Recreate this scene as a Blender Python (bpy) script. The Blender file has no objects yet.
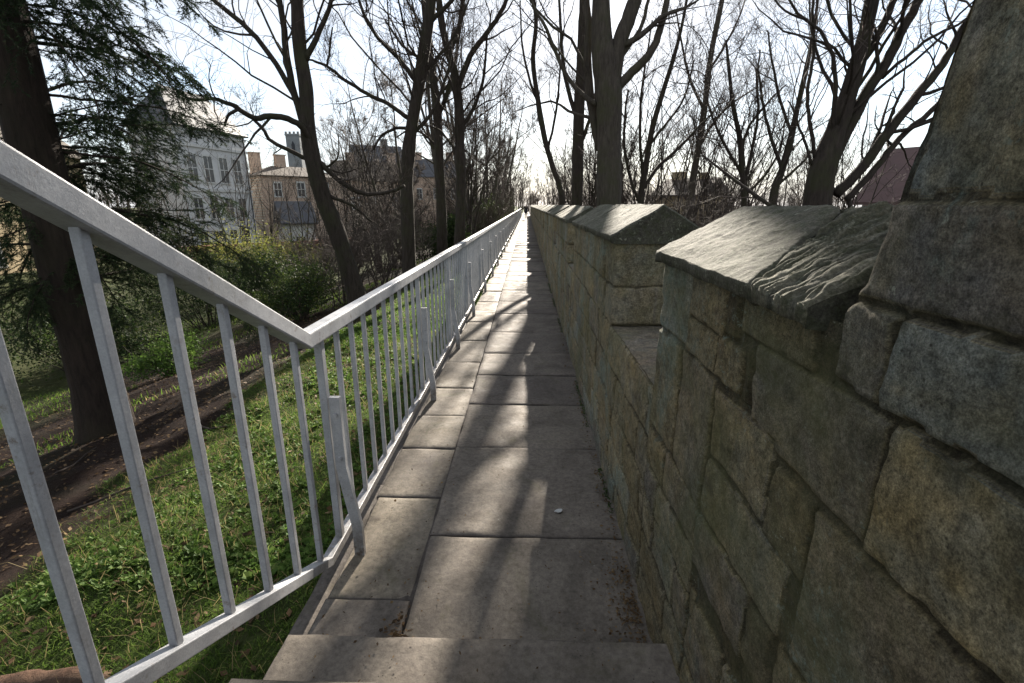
import bpy, math, random
import numpy as np
from mathutils import Vector
R = math.radians
random.seed(7)
C = bpy.context.scene.collection

# ---------------------------------------------------------------- camera
F, H = 484.0, 1.6
PITCH = math.atan((341.5 - 205) / F)
YAW = math.atan(15 * math.cos(PITCH) / F)
cam_d = bpy.data.cameras.new("camera")
cam = bpy.data.objects.new("camera", cam_d)
C.objects.link(cam)
cam.location = (0, 0, H)
cam.rotation_euler = (math.pi / 2 - PITCH, 0, YAW)
cam_d.sensor_width = 36
cam_d.lens = F * 36 / 1024
cam_d.clip_start = 0.05
cam_d.clip_end = 3000
bpy.context.scene.camera = cam


def at(u, v, Y):
    """place of a photo pixel at distance Y ahead of the viewpoint"""
    X = (u - 512) / F
    q = -(v - 341.5) / F
    fw = math.cos(PITCH) + math.sin(PITCH) * q
    up = -math.sin(PITCH) + math.cos(PITCH) * q
    d = (X * math.cos(YAW) - fw * math.sin(YAW), fw * math.cos(YAW) + X * math.sin(YAW), up)
    s = Y / d[1]
    return np.array([s * d[0], Y, H + s * d[2]])


# ---------------------------------------------------------------- helpers
def tag(o, label=None, cat=None, group=None, kind=None):
    if label: o["label"] = label
    if cat: o["category"] = cat
    if group: o["group"] = group
    if kind: o["kind"] = kind
    return o


def empty(name, loc, label, cat, group=None, rz=0):
    o = bpy.data.objects.new(name, None)
    C.objects.link(o)
    o.location = loc
    o.rotation_euler = (0, 0, rz)
    o.empty_display_size = 0.2
    return tag(o, label, cat, group)


class MB:
    """collects geometry for ONE mesh object"""
    def __init__(self):
        self.v, self.q, self.t, self.c, self.n = [], [], [], [], 0

    def add(self, verts, quads=None, tris=None, col=None):
        verts = np.asarray(verts, float).reshape(-1, 3)
        self.v.append(verts)
        if quads is not None and len(quads): self.q.append(np.asarray(quads, int).reshape(-1, 4) + self.n)
        if tris is not None and len(tris): self.t.append(np.asarray(tris, int).reshape(-1, 3) + self.n)
        if col is None: col = 0.5
        col = np.broadcast_to(np.asarray(col, float), (len(verts),)) if np.ndim(col) <= 1 else col
        self.c.append(np.array(col, float))
        self.n += len(verts)

    def box(self, x0, x1, y0, y1, z0, z1, col=None):
        v = [(x0, y0, z0), (x1, y0, z0), (x1, y1, z0), (x0, y1, z0), (x0, y0, z1), (x1, y0, z1), (x1, y1, z1), (x0, y1, z1)]
        self.add(v, [(0, 3, 2, 1), (4, 5, 6, 7), (0, 1, 5, 4), (1, 2, 6, 5), (2, 3, 7, 6), (3, 0, 4, 7)], None, col)

    def prism(self, pts, axis, a, b, col=None):
        """closed polygon extruded from a to b along axis 0/1/2"""
        n = len(pts)
        vs = []
        for w in (a, b):
            for p in pts:
                q = list(p); q.insert(axis, w); vs.append(q)
        quads = [(i, (i + 1) % n, n + (i + 1) % n, n + i) for i in range(n)]
        tr = [(0, i + 1, i) for i in range(1, n - 1)] + [(n, n + i, n + i + 1) for i in range(1, n - 1)]
        self.add(vs, quads, tr, col)

    def tube(self, pts, rads, n=5, col=None, cap=True):
        pts = np.asarray(pts, float)
        k = len(pts)
        tg = np.gradient(pts, axis=0)
        tg /= (np.linalg.norm(tg, axis=1)[:, None] + 1e-9)
        ref = np.array([1.0, 0.13, 0.2]) if abs(tg[0][0]) < 0.8 else np.array([0.1, 1.0, 0.2])
        nn = np.cross(tg, ref)
        nn /= (np.linalg.norm(nn, axis=1)[:, None] + 1e-9)
        bb = np.cross(tg, nn)
        a = np.linspace(0, 2 * math.pi, n, endpoint=False)
        rr = np.asarray(rads, float)[:, None, None]
        ring = pts[:, None, :] + rr * (np.cos(a)[None, :, None] * nn[:, None, :] + np.sin(a)[None, :, None] * bb[:, None, :])
        i = np.arange(k - 1)[:, None] * n
        j = np.arange(n)[None, :]
        j2 = (j + 1) % n
        q = np.stack([i + j, i + j2, i + n + j2, i + n + j], -1).reshape(-1, 4)
        tr = None
        if cap and n > 3:
            tr = [(0, m + 1, m) for m in range(1, n - 1)] + [((k - 1) * n, (k - 1) * n + m, (k - 1) * n + m + 1) for m in range(1, n - 1)]
        self.add(ring.reshape(-1, 3), q, tr, col)

    def build(self, name, mat, parent=None, smooth=False, loc=None):
        me = bpy.data.meshes.new(name)
        v = np.concatenate(self.v)
        q = np.concatenate(self.q) if self.q else np.zeros((0, 4), int)
        t = np.concatenate(self.t) if self.t else np.zeros((0, 3), int)
        if loc is not None: v = v - np.asarray(loc, float)
        me.vertices.add(len(v)); me.vertices.foreach_set("co", v.ravel().astype(np.float32))
        nl = q.size + t.size
        me.loops.add(nl); me.loops.foreach_set("vertex_index", np.concatenate([q.ravel(), t.ravel()]).astype(np.int32))
        me.polygons.add(len(q) + len(t))
        st = np.concatenate([np.arange(len(q)) * 4, q.size + np.arange(len(t)) * 3]).astype(np.int32)
        me.polygons.foreach_set("loop_start", st)
        me.polygons.foreach_set("use_smooth", np.full(len(q) + len(t), smooth))
        me.update(calc_edges=True)
        me.validate()
        at_ = me.attributes.new("tone", 'FLOAT', 'POINT')
        at_.data.foreach_set("value", np.concatenate(self.c).astype(np.float32))
        me.materials.append(mat)
        o = bpy.data.objects.new(name, me)
        C.objects.link(o)
        if parent is not None: o.parent = parent
        if loc is not None: o.location = loc
        return o


def bevel(o, w, seg=2):
    m = o.modifiers.new("bevel", 'BEVEL'); m.width = w; m.segments = seg; m.limit_method = 'ANGLE'; m.angle_limit = R(40)
    return o


# vectorised value noise -----------------------------------------------------
def _h(i, j, k, s):
    n = (i * 374761393 + j * 668265263 + k * 2147483647 + s * 1274126177) & 0xFFFFFFFF
    n = ((n ^ (n >> 13)) * 1274126177) & 0xFFFFFFFF
    n = n ^ (n >> 16)
    return (n & 0xFFFF) / 65535.0


def vnoise(p, s=0):
    p = np.asarray(p, float)
    i = np.floor(p).astype(np.int64)
    f = p - i
    f = f * f * (3 - 2 * f)
    r = 0
    for a in (0, 1):
        for b in (0, 1):
            for c in (0, 1):
                w = (f[..., 0] if a else 1 - f[..., 0]) * (f[..., 1] if b else 1 - f[..., 1]) * (f[..., 2] if c else 1 - f[..., 2])
                r = r + w * _h(i[..., 0] + a, i[..., 1] + b, i[..., 2] + c, s)
    return r * 2 - 1


def fbm(p, oct=4, s=0):
    p = np.asarray(p, float)
    r, a = 0, 1.0
    for k in range(oct):
        r = r + a * vnoise(p * (2 ** k), s + k * 17)
        a *= 0.5
    return r


def sstep(a, b, x):
    t = np.clip((x - a) / (b - a), 0, 1)
    return t * t * (3 - 2 * t)


# ---------------------------------------------------------------- materials
class NT:
    def __init__(self, name):
        self.m = bpy.data.materials.new(name)
        self.m.use_nodes = True
        self.n = self.m.node_tree.nodes
        self.l = self.m.node_tree.links
        self.b = self.n["Principled BSDF"]
        self.tc = self.n.new("ShaderNodeTexCoord")

    def noise(self, sc, det=6, rough=0.6, co="Object", dist=0.0):
        x = self.n.new("ShaderNodeTexNoise")
        x.inputs["Scale"].default_value = sc
        x.inputs["Detail"].default_value = det
        x.inputs["Roughness"].default_value = rough
        x.inputs["Distortion"].default_value = dist
        self.l.new(self.tc.outputs[co] if isinstance(co, str) else co, x.inputs["Vector"])
        return x.outputs["Fac"]

    def vor(self, sc, feat='F1'):
        x = self.n.new("ShaderNodeTexVoronoi")
        x.feature = feat
        x.inputs["Scale"].default_value = sc
        self.l.new(self.tc.outputs["Object"], x.inputs["Vector"])
        return x.outputs["Distance"]

    def mapped(self, scale, rot=(0, 0, 0)):
        x = self.n.new("ShaderNodeMapping")
        x.inputs["Scale"].default_value = scale
        x.inputs["Rotation"].default_value = rot
        self.l.new(self.tc.outputs["Object"], x.inputs["Vector"])
        return x.outputs["Vector"]

    def ramp(self, src, stops, interp='LINEAR'):
        x = self.n.new("ShaderNodeValToRGB")
        x.color_ramp.interpolation = interp
        e = x.color_ramp.elements
        while len(e) < len(stops): e.new(0.5)
        for k, (p, c) in enumerate(stops):
            e[k].position = p
            if not isinstance(c, (tuple, list)): c = (c, c, c)
            e[k].color = (*c, 1)
        self.l.new(src, x.inputs["Fac"])
        return x.outputs["Color"]

    def attr(self, name="tone"):
        x = self.n.new("ShaderNodeAttribute")
        x.attribute_name = name
        return x.outputs["Fac"]

    def mix(self, fac, a, b, mode='MIX'):
        x = self.n.new("ShaderNodeMix")
        x.data_type = 'RGBA'
        x.blend_type = mode
        for s, i in ((fac, 0), (a, 6), (b, 7)):
            if isinstance(s, (int, float)): x.inputs[i].default_value = s if i == 0 else (s, s, s, 1)
            elif isinstance(s, (tuple, list)): x.inputs[i].default_value = (*s, 1)
            else: self.l.new(s, x.inputs[i])
        return x.outputs[2]

    def math(self, op, a, b=0.0):
        x = self.n.new("ShaderNodeMath")
        x.operation = op
        for s, i in ((a, 0), (b, 1)):
            if isinstance(s, (int, float)): x.inputs[i].default_value = s
            else: self.l.new(s, x.inputs[i])
        return x.outputs[0]

    def bump(self, src, strength, dist=0.01, prev=None):
        x = self.n.new("ShaderNodeBump")
        x.inputs["Strength"].default_value = strength
        x.inputs["Distance"].default_value = dist
        self.l.new(src, x.inputs["Height"])
        if prev is not None: self.l.new(prev, x.inputs["Normal"])
        return x.outputs["Normal"]

    def out(self, col=None, rough=0.8, normal=None, spec=0.3, metal=0.0, k=.62):
        b = self.b
        if col is not None and not isinstance(col, (tuple, list)): col = self.mix(1.0, col, (k, k, k), 'MULTIPLY')
        if col is not None:
            if isinstance(col, (tuple, list)): b.inputs["Base Color"].default_value = (*col, 1)
            else: self.l.new(col, b.inputs["Base Color"])
        if isinstance(rough, (int, float)): b.inputs["Roughness"].default_value = rough
        else: self.l.new(rough, b.inputs["Roughness"])
        if normal is not None: self.l.new(normal, b.inputs["Normal"])
        b.inputs["Specular IOR Level"].default_value = spec
        b.inputs["Metallic"].default_value = metal
        return self.m


def mat_wall_stone():
    t = NT("weathered_limestone")
    tone = t.attr()
    base = t.ramp(tone, [(0.0, (.075, .07, .055)), (0.12, (.10, .088, .064)), (0.3, (.20, .18, .13)), (0.45, (.21, .195, .15)),
                         (0.6, (.19, .175, .16)), (0.75, (.25, .225, .16)), (0.9, (.22, .235, .225)), (1.0, (.32, .275, .175))])
    n1 = t.ramp(t.noise(3.2, 8, .65), [(.3, (.62, .62, .56)), (.5, (1, 1, 1)), (.72, (1.3, 1.22, 1.05))])
    c = t.mix(1.0, base, n1, 'MULTIPLY')
    n2 = t.ramp(t.noise(24, 10, .78), [(.32, .36), (.5, 1.0), (.68, 1.55)])
    c = t.mix(0.9, c, n2, 'MULTIPLY')
    hv = t.ramp(t.noise(2.6, 7, .72, dist=.7, co=t.mapped((1, 1, 1), (.4, 1.1, .2))), [(.3, (.80, .88, .96)), (.45, (1.02, 1, .93)), (.58, (1.1, 1.0, .80)), (.72, (1.08, .94, .95))])
    c = t.mix(.9, c, hv, 'MULTIPLY')
    bl = t.math('MULTIPLY', t.ramp(t.noise(1.7, 8, .75, dist=.9, co=t.mapped((1, 1, 1), (1.4, .2, .9))), [(.52, 0), (.62, .8)]), t.ramp(t.noise(16, 9, .8), [(.4, .25), (.6, 1)]))
    c = t.mix(bl, c, (.20, .265, .245))
    n3 = t.ramp(t.noise(95, 9, .82), [(.36, .4), (.5, 1.0), (.62, 1.5)])
    c = t.mix(0.9, c, n3, 'MULTIPLY')
    n4 = t.ramp(t.noise(330, 4, .8), [(.38, .5), (.5, 1.0), (.62, 1.5)])
    c = t.mix(0.8, c, n4, 'MULTIPLY')
    pit = t.math('MULTIPLY', t.ramp(t.vor(75), [(.10, .8), (.22, 0)]), t.ramp(t.noise(7, 5, .7), [(.48, 0), (.58, 1)]))
    c = t.mix(pit, c, (.045, .04, .03))
    wv = t.n.new("ShaderNodeTexVoronoi"); wv.feature = 'DISTANCE_TO_EDGE'; wv.inputs["Scale"].default_value = 7.0
    va = t.n.new("ShaderNodeVectorMath"); va.operation = 'MULTIPLY_ADD'
    nc = t.n.new("ShaderNodeTexNoise"); nc.inputs["Scale"].default_value = 6; nc.inputs["Detail"].default_value = 7; nc.inputs["Roughness"].default_value = .7
    t.l.new(t.tc.outputs["Object"], nc.inputs["Vector"])
    t.l.new(nc.outputs["Color"], va.inputs[0]); va.inputs[1].default_value = (.35, .35, .35); t.l.new(t.tc.outputs["Object"], va.inputs[2])
    t.l.new(va.outputs[0], wv.inputs["Vector"])
    ck = t.math('MULTIPLY', t.ramp(wv.outputs["Distance"], [(.0, 1), (.022, 0)]), t.ramp(t.noise(2.4, 5, .6), [(.5, 0), (.6, .75)]))
    c = t.mix(ck, c, (.05, .045, .035))
    # damp, dark soot stains and green algae with shapes of their own
    c = t.mix(t.ramp(t.noise(1.3, 6, .7, dist=.6), [(.5, 0), (.7, .7)]), c, (.125, .135, .06))
    c = t.mix(t.ramp(t.noise(5.0, 9, .75, dist=1.0), [(.56, 0), (.72, .6)]), c, (.06, .055, .048))
    c = t.mix(t.ramp(t.noise(2.1, 9, .8, dist=.4, co=t.mapped((1, 1, 1), (1.0, .3, .6))), [(.62, 0), (.75, .35)]), c, (.30, .17, .08))
    # pale lichen spots
    li = t.math('MULTIPLY', t.ramp(t.noise(70, 7, .75), [(.58, 0), (.63, .8)]), t.ramp(t.noise(5.5, 7, .7, dist=.5), [(.56, 0), (.64, 1)]))
    c = t.mix(li, c, (.42, .45, .37))
    li2 = t.math('MULTIPLY', t.ramp(t.noise(45, 6, .8), [(.56, 0), (.64, .75)]), t.ramp(t.noise(1.9, 5, .6), [(.5, 0), (.6, 1)]))
    c = t.mix(li2, c, (.26, .33, .29))
    nb = t.bump(t.noise(9, 10, .75), 0.7, .035)
    nb = t.bump(t.noise(60, 8, .75), 0.9, .010, nb)
    nb = t.bump(wv.outputs['Distance'], .0, .01, nb)
    st = t.noise(1.0, 8, .7, co=t.mapped((30, 30, 9)))
    nb = t.bump(st, 0.3, .01, nb)
    c = t.mix(1.0, c, (1.02, 1.0, .95), 'MULTIPLY')
    return t.out(c, .92, nb, .12, 0, .70)


def mat_coping():
    t = NT("riven_coping_stone")
    tone = t.attr()
    base = t.ramp(tone, [(0.0, (.025, .024, .02)), (.35, (.12, .115, .09)), (.55, (.21, .20, .155)), (1.0, (.36, .335, .25))])
    c = t.mix(1.0, base, t.ramp(t.noise(6, 9, .7), [(.3, .35), (.5, 1.0), (.7, 1.5)]), 'MULTIPLY')
    c = t.mix(.8, c, t.ramp(t.noise(55, 8, .8), [(.3, .3), (.5, 1.0), (.66, 1.6)]), 'MULTIPLY')
    c = t.mix(t.ramp(t.noise(30, 6, .7), [(.45, 0), (.62, .8)]), c, (.10, .11, .06))
    c = t.mix(t.ramp(t.noise(2.2, 7, .7, dist=.8), [(.52, 0), (.66, .6)]), c, (.14, .15, .10))
    c = t.mix(.8, c, t.ramp(t.noise(160, 6, .8), [(.36, .45), (.5, 1.0), (.63, 1.5)]), 'MULTIPLY')
    li = t.math('MULTIPLY', t.ramp(t.noise(60, 8, .8), [(.54, 0), (.62, .9)]), t.ramp(t.noise(7, 6, .7), [(.48, 0), (.6, 1)]))
    c = t.mix(li, c, (.62, .62, .50))
    nb = t.bump(t.noise(14, 10, .75), .7, .02)
    nb = t.bump(t.noise(90, 6, .7), .6, .006, nb)
    return t.out(c, .88, nb, .12, 0, .40)


def mat_flag():
    t = NT("york_stone_paving")
    tone = t.attr()
    base = t.ramp(tone, [(0.0, (.05, .045, .04)), (.15, (.15, .13, .115)), (.5, (.265, .23, .195)), (.8, (.31, .27, .215)), (1.0, (.355, .305, .235))])
    c = t.mix(.9, base, t.ramp(t.noise(2.6, 9, .72, dist=.5), [(.3, .42), (.5, 1.0), (.7, 1.4)]), 'MULTIPLY')
    c = t.mix(.9, c, t.ramp(t.noise(40, 9, .8), [(.32, .5), (.5, 1.0), (.68, 1.4)]), 'MULTIPLY')
    c = t.mix(t.ramp(t.noise(1.1, 8, .75, dist=.8), [(.5, 0), (.68, .6)]), c, (.115, .095, .09))
    c = t.mix(t.ramp(t.noise(3.7, 8, .75, dist=.8, co=t.mapped((1, 1, 1), (.3, .2, 1.))), [(.55, 0), (.68, .5)]), c, (.17, .16, .09))
    sp = t.math('MULTIPLY', t.ramp(t.vor(55), [(.08, 1), (.16, 0)]), t.ramp(t.noise(8, 4, .6), [(.5, 0), (.62, 1)]))
    c = t.mix(sp, c, (.05, .042, .035))
    sp2 = t.math('MULTIPLY', t.ramp(t.vor(23), [(.06, 1), (.12, 0)]), t.ramp(t.noise(3, 4, .6), [(.55, 0), (.62, 1)]))
    c = t.mix(sp2, c, (.38, .37, .33))
    nb = t.bump(t.noise(5, 8, .7), .35, .02)
    nb = t.bump(t.noise(70, 9, .75), .4, .005, nb)
    rg = t.ramp(t.noise(7, 7, .7), [(.3, .68), (.7, .95)])
    return t.out(c, rg, nb, .16, 0, .435)


def mat_rail():
    t = NT("grey_painted_steel")
    c = t.ramp(t.noise(14, 8, .7), [(.3, (.40, .41, .43)), (.55, (.54, .55, .57)), (.75, (.64, .64, .65))])
    c = t.mix(t.ramp(t.noise(180, 4, .7), [(.35, .0), (.65, .35)]), c, (.22, .22, .23))
    rust = t.math('MULTIPLY', t.ramp(t.noise(22, 8, .75), [(.58, 0), (.66, 1)]), t.ramp(t.noise(2.3, 5, .6), [(.45, 0), (.6, .8)]))
    c = t.mix(rust, c, (.16, .10, .06))
    c = t.mix(t.ramp(t.noise(3.1, 8, .7), [(.52, 0), (.7, .45)]), c, (.24, .25, .21))
    sp = t.n.new("ShaderNodeSeparateXYZ"); t.l.new(t.tc.outputs["Object"], sp.inputs[0])
    lowz = t.n.new("ShaderNodeMapRange"); lowz.inputs[1].default_value = .02; lowz.inputs[2].default_value = .20; lowz.inputs[3].default_value = 1.0; lowz.inputs[4].default_value = 0.0
    t.l.new(sp.outputs[2], lowz.inputs[0])
    ft = t.math('MULTIPLY', lowz.outputs[0], t.ramp(t.noise(35, 7, .75), [(.38, .15), (.6, 1)]))
    c = t.mix(ft, c, (.11, .075, .05))          # rust creeping up from the feet
    dr = t.math('MULTIPLY', t.ramp(t.noise(1.0, 8, .8, co=t.mapped((60, 60, 7))), [(.54, 0), (.66, .55)]), t.ramp(t.noise(5, 4, .6), [(.45, 0), (.6, 1)]))
    c = t.mix(dr, c, (.20, .18, .15))
    nb = t.bump(t.noise(160, 6, .7), .35, .002)
    nb = t.bump(t.noise(25, 5, .6), .15, .004, nb)
    return t.out(c, t.ramp(t.noise(30, 5, .6), [(.3, .38), (.7, .6)]), nb, .5, .0)


def mat_bark(name, a, b, moss):
    t = NT(name)
    v = t.mapped((9, 9, 1.6))
    n = t.noise(2.2, 9, .75, co=v, dist=.5)
    c = t.ramp(n, [(.3, a), (.7, b)])
    c = t.mix(t.ramp(t.noise(1.5, 7, .7), [(.48, 0), (.66, .75)]), c, moss)
    nb = t.bump(n, .9, .03)
    return t.out(c, .92, nb, .15, 0, .85)


def mat_leaf(name, stops, trans=.45, rough=.5):
    t = NT(name)
    tone = t.attr()
    c = t.ramp(tone, stops)
    c = t.mix(.6, c, t.ramp(t.noise(1.6, 4, .6), [(.3, .6), (.7, 1.3)]), 'MULTIPLY')
    c = t.mix(1.0, c, (.66, .66, .66), 'MULTIPLY')
    t.out(c, max(rough, .62), None, .12, 0, 1.0)
    tr = t.n.new("ShaderNodeBsdfTranslucent")
    t.l.new(c, tr.inputs["Color"])
    mx = t.n.new("ShaderNodeMixShader")
    mx.inputs[0].default_value = trans
    t.l.new(t.b.outputs[0], mx.inputs[1]); t.l.new(tr.outputs[0], mx.inputs[2])
    o = [x for x in t.n if x.type == 'OUTPUT_MATERIAL'][0]
    t.l.new(mx.outputs[0], o.inputs["Surface"])
    return t.m


def mat_soil():
    t = NT("bank_soil")
    c = t.ramp(t.noise(3.0, 10, .75), [(.3, (.04, .022, .015)), (.5, (.085, .046, .032)), (.7, (.14, .08, .052))])
    c = t.mix(t.ramp(t.noise(60, 6, .8), [(.5, 0), (.64, .8)]), c, (.17, .115, .07))
    c = t.mix(t.ramp(t.noise(.5, 5, .6), [(.5, 0), (.62, .7)]), c, (.06, .075, .022))
    c = t.mix(t.ramp(t.noise(.33, 6, .6, co=t.mapped((1, 1, 1), (0, 0, 1.))), [(.54, 0), (.68, .6)]), c, (.17, .135, .07))
    c = t.mix(1.0, c, (.2, .19, .19), 'MULTIPLY')
    tf = t.math('MULTIPLY', t.attr(), t.ramp(t.noise(9, 8, .75), [(.3, .5), (.55, 1)]))
    c = t.mix(tf, c, t.ramp(t.noise(14, 9, .8), [(.3, (.022, .034, .008)), (.5, (.05, .078, .016)), (.7, (.10, .115, .035))]))
    nb = t.bump(t.noise(28, 9, .8), 1.0, .06)
    return t.out(c, .95, nb, .1, 0, 1.0)


def mat_plain(name, a, b, sc=4, rough=.8, bs=.3, spec=.3):
    t = NT(name)
    n = t.noise(sc, 8, .7)
    c = t.ramp(n, [(.3, a), (.7, b)])
    c = t.mix(.5, c, t.ramp(t.noise(sc * .13, 5, .6), [(.3, .65), (.7, 1.3)]), 'MULTIPLY')
    return t.out(c, rough, t.bump(t.noise(sc * 6, 6, .7), bs, .02), spec)


def mat_brick(name, a, b, m):
    t = NT(name)
    x = t.n.new("ShaderNodeTexBrick")
    x.inputs["Scale"].default_value = 1.0
    x.inputs["Brick Width"].default_value = .5; x.inputs["Row Height"].default_value = .17
    x.inputs["Mortar Size"].default_value = .02
    x.inputs["Color1"].default_value = (*a, 1); x.inputs["Color2"].default_value = (*b, 1); x.inputs["Mortar"].default_value = (*m, 1)
    mp = t.mapped((1, 1, 1), (math.pi / 2, 0, 0))
    t.l.new(mp, x.inputs["Vector"])
    c = t.mix(.7, x.outputs["Color"], t.ramp(t.noise(.6, 7, .7), [(.3, .55), (.7, 1.35)]), 'MULTIPLY')
    return t.out(c, .85, None, .2)


M = {
    'wall': mat_wall_stone(), 'coping': mat_coping(), 'flag': mat_flag(), 'rail': mat_rail(),
    'bark_dark': mat_bark('dark_bark', (.018, .014, .011), (.065, .052, .042), (.045, .048, .022)),
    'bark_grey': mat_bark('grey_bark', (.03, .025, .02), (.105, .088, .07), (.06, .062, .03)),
    'bark_con': mat_bark('conifer_bark', (.012, .009, .007), (.045, .032, .024), (.035, .03, .018)),
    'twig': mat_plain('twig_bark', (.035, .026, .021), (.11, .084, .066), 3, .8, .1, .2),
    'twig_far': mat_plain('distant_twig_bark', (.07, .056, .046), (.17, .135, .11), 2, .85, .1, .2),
    'needle': mat_leaf('conifer_needles', [(0, (.018, .034, .014)), (.5, (.036, .062, .026)), (1, (.09, .115, .045))], .4),
    'grass': mat_leaf('bank_grass', [(0, (.06, .11, .018)), (.45, (.12, .205, .035)), (.8, (.19, .27, .055)), (1, (.34, .27, .13))], .5),
    'weed': mat_leaf('broad_weed_leaves', [(0, (.05, .10, .02)), (.6, (.12, .21, .04)), (1, (.22, .30, .08))], .42, .45),
    'leaf': mat_leaf('evergreen_leaves', [(0, (.018, .035, .012)), (.5, (.045, .075, .02)), (1, (.12, .15, .035))], .35),
    'leaf_yellow': mat_leaf('yellow_green_leaves', [(0, (.09, .115, .03)), (.5, (.20, .225, .05)), (1, (.34, .31, .09))], .5),
    'dry': mat_leaf('dry_leaves', [(0, (.05, .03, .015)), (.5, (.14, .085, .04)), (1, (.27, .19, .10))], .2, .7),
    'soil': mat_soil(),
    'house_grey': mat_plain('grey_render', (.62, .62, .62), (.80, .80, .79), 1.2, .85, .2),
    'house_trim': mat_plain('pale_stone_trim', (.60, .60, .58), (.74, .74, .71), 2, .8, .2),
    'house_tan': mat_plain('buff_brick', (.36, .27, .15), (.50, .40, .24), 1.0, .85, .2),
    'brick_orange': mat_brick('orange_brick', (.50, .34, .25), (.60, .44, .33), (.56, .5, .42)),
    'brick_red': mat_brick('red_brick', (.30, .12, .085), (.36, .16, .11), (.34, .25, .2)),
    'slate': mat_plain('slate_roof', (.055, .058, .065), (.11, .112, .12), 1.6, .6, .4),
    'tile_brown': mat_plain('brown_tile_roof', (.07, .055, .04), (.14, .11, .085), 1.6, .8, .4),
    'tile_red': mat_plain('red_tile_roof', (.12, .075, .068), (.18, .11, .10), 1.6, .8, .4),
    'glass': mat_plain('window_glass', (.02, .024, .03), (.04, .045, .055), .6, .12, .0, .5),
    'white': mat_plain('white_paint', (.62, .62, .6), (.74, .74, .72), 3, .6, .1),
    'dark_pipe': mat_plain('dark_cast_iron', (.03, .035, .045), (.05, .055, .065), 3, .6, .1),
    'pot': mat_plain('clay_pot', (.32, .15, .09), (.42, .22, .14), 3, .8, .1),
    'church': mat_plain('grey_church_stone', (.22, .235, .25), (.32, .335, .345), 1.0, .9, .2),
    'cloth_dark': mat_plain('dark_cloth', (.010, .012, .018), (.02, .022, .032), 8, .9, .1),
    'cloth_blue': mat_plain('blue_black_cloth', (.015, .018, .03), (.028, .03, .045), 8, .9, .1),
    'skin': mat_plain('skin', (.42, .25, .18), (.5, .31, .23), 8, .6, .05),
    'hair': mat_plain('dark_hair', (.015, .01, .008), (.03, .02, .015), 8, .6, .1),
    'paper': mat_plain('pale_paper', (.6, .62, .6), (.72, .73, .7), 20, .7, .1),
}

# ---------------------------------------------------------------- sky and sun
SUN_AZ, SUN_EL = 8.0, 24.0          # degrees right of the path, above the horizon
W = bpy.data.worlds.new("World")
bpy.context.scene.world = W
W.use_nodes = True
wn, wl = W.node_tree.nodes, W.node_tree.links
bg = wn["Background"]
sky = wn.new("ShaderNodeTexSky")
sky.sky_type = 'NISHITA'
sky.sun_disc = False
sky.sun_elevation = R(SUN_EL)
sky.sun_rotation = R(SUN_AZ)
sky.air_density = 1.0; sky.dust_density = .35; sky.ozone_density = 1.5
tc = wn.new("ShaderNodeTexCoord")
mp = wn.new("ShaderNodeMapping"); mp.inputs["Scale"].default_value = (1.0, 1.0, 3.2)
wl.new(tc.outputs["Generated"], mp.inputs["Vector"])
nz = wn.new("ShaderNodeTexNoise"); nz.inputs["Scale"].default_value = 2.4; nz.inputs["Detail"].default_value = 9; nz.inputs["Roughness"].default_value = .6
nz.inputs["Distortion"].default_value = .4
wl.new(mp.outputs[0], nz.inputs["Vector"])
rp = wn.new("ShaderNodeValToRGB")
rp.color_ramp.elements[0].position = .30; rp.color_ramp.elements[0].color = (.32, .32, .32, 1)
rp.color_ramp.elements[1].position = .58; rp.color_ramp.elements[1].color = (.85, .85, .85, 1)
wl.new(nz.outputs["Fac"], rp.inputs["Fac"])
mx = wn.new("ShaderNodeMix"); mx.data_type = 'RGBA'
sx = wn.new("ShaderNodeSeparateXYZ"); wl.new(tc.outputs["Generated"], sx.inputs[0])
hz = wn.new("ShaderNodeMapRange"); hz.inputs[1].default_value = .0; hz.inputs[2].default_value = .30; hz.inputs[3].default_value = .93; hz.inputs[4].default_value = 0.0
wl.new(sx.outputs[2], hz.inputs[0])
mm = wn.new("ShaderNodeMath"); mm.operation = 'MAXIMUM'
wl.new(rp.outputs["Color"], mm.inputs[0]); wl.new(hz.outputs[0], mm.inputs[1])
wl.new(mm.outputs[0], mx.inputs[0]); wl.new(sky.outputs[0], mx.inputs[6])
mx.inputs[7].default_value = (3.9, 4.0, 4.2, 1)      # thin high cloud
wl.new(mx.outputs[2], bg.inputs["Color"])
bg.inputs["Strength"].default_value = 0.05

sd = bpy.data.lights.new("sun", 'SUN')
so = bpy.data.objects.new("sun", sd)
C.objects.link(so)
sd.energy = 4.6
sd.angle = R(0.8)
sd.color = (1.0, .91, .79)
dirv = Vector((math.sin(R(SUN_AZ)) * math.cos(R(SUN_EL)), math.cos(R(SUN_AZ)) * math.cos(R(SUN_EL)), math.sin(R(SUN_EL))))
so.rotation_euler = (-dirv).to_track_quat('-Z', 'Y').to_euler()
so.location = (20, 60, 40)
vs = bpy.context.scene.view_settings
vs.view_transform = 'Standard'; vs.look = 'None'; vs.gamma = 1; vs.use_curve_mapping = False
vs.exposure = 2.4
bpy.context.scene.cycles.max_bounces = 5
bpy.context.scene.cycles.diffuse_bounces = 3
bpy.context.scene.cycles.glossy_bounces = 2
bpy.context.scene.cycles.use_denoising = True

# ---------------------------------------------------------------- terrain
PATH_L, PATH_R, WALL_X, WALL_B = -0.84, 0.49, 0.49, 0.99


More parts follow.
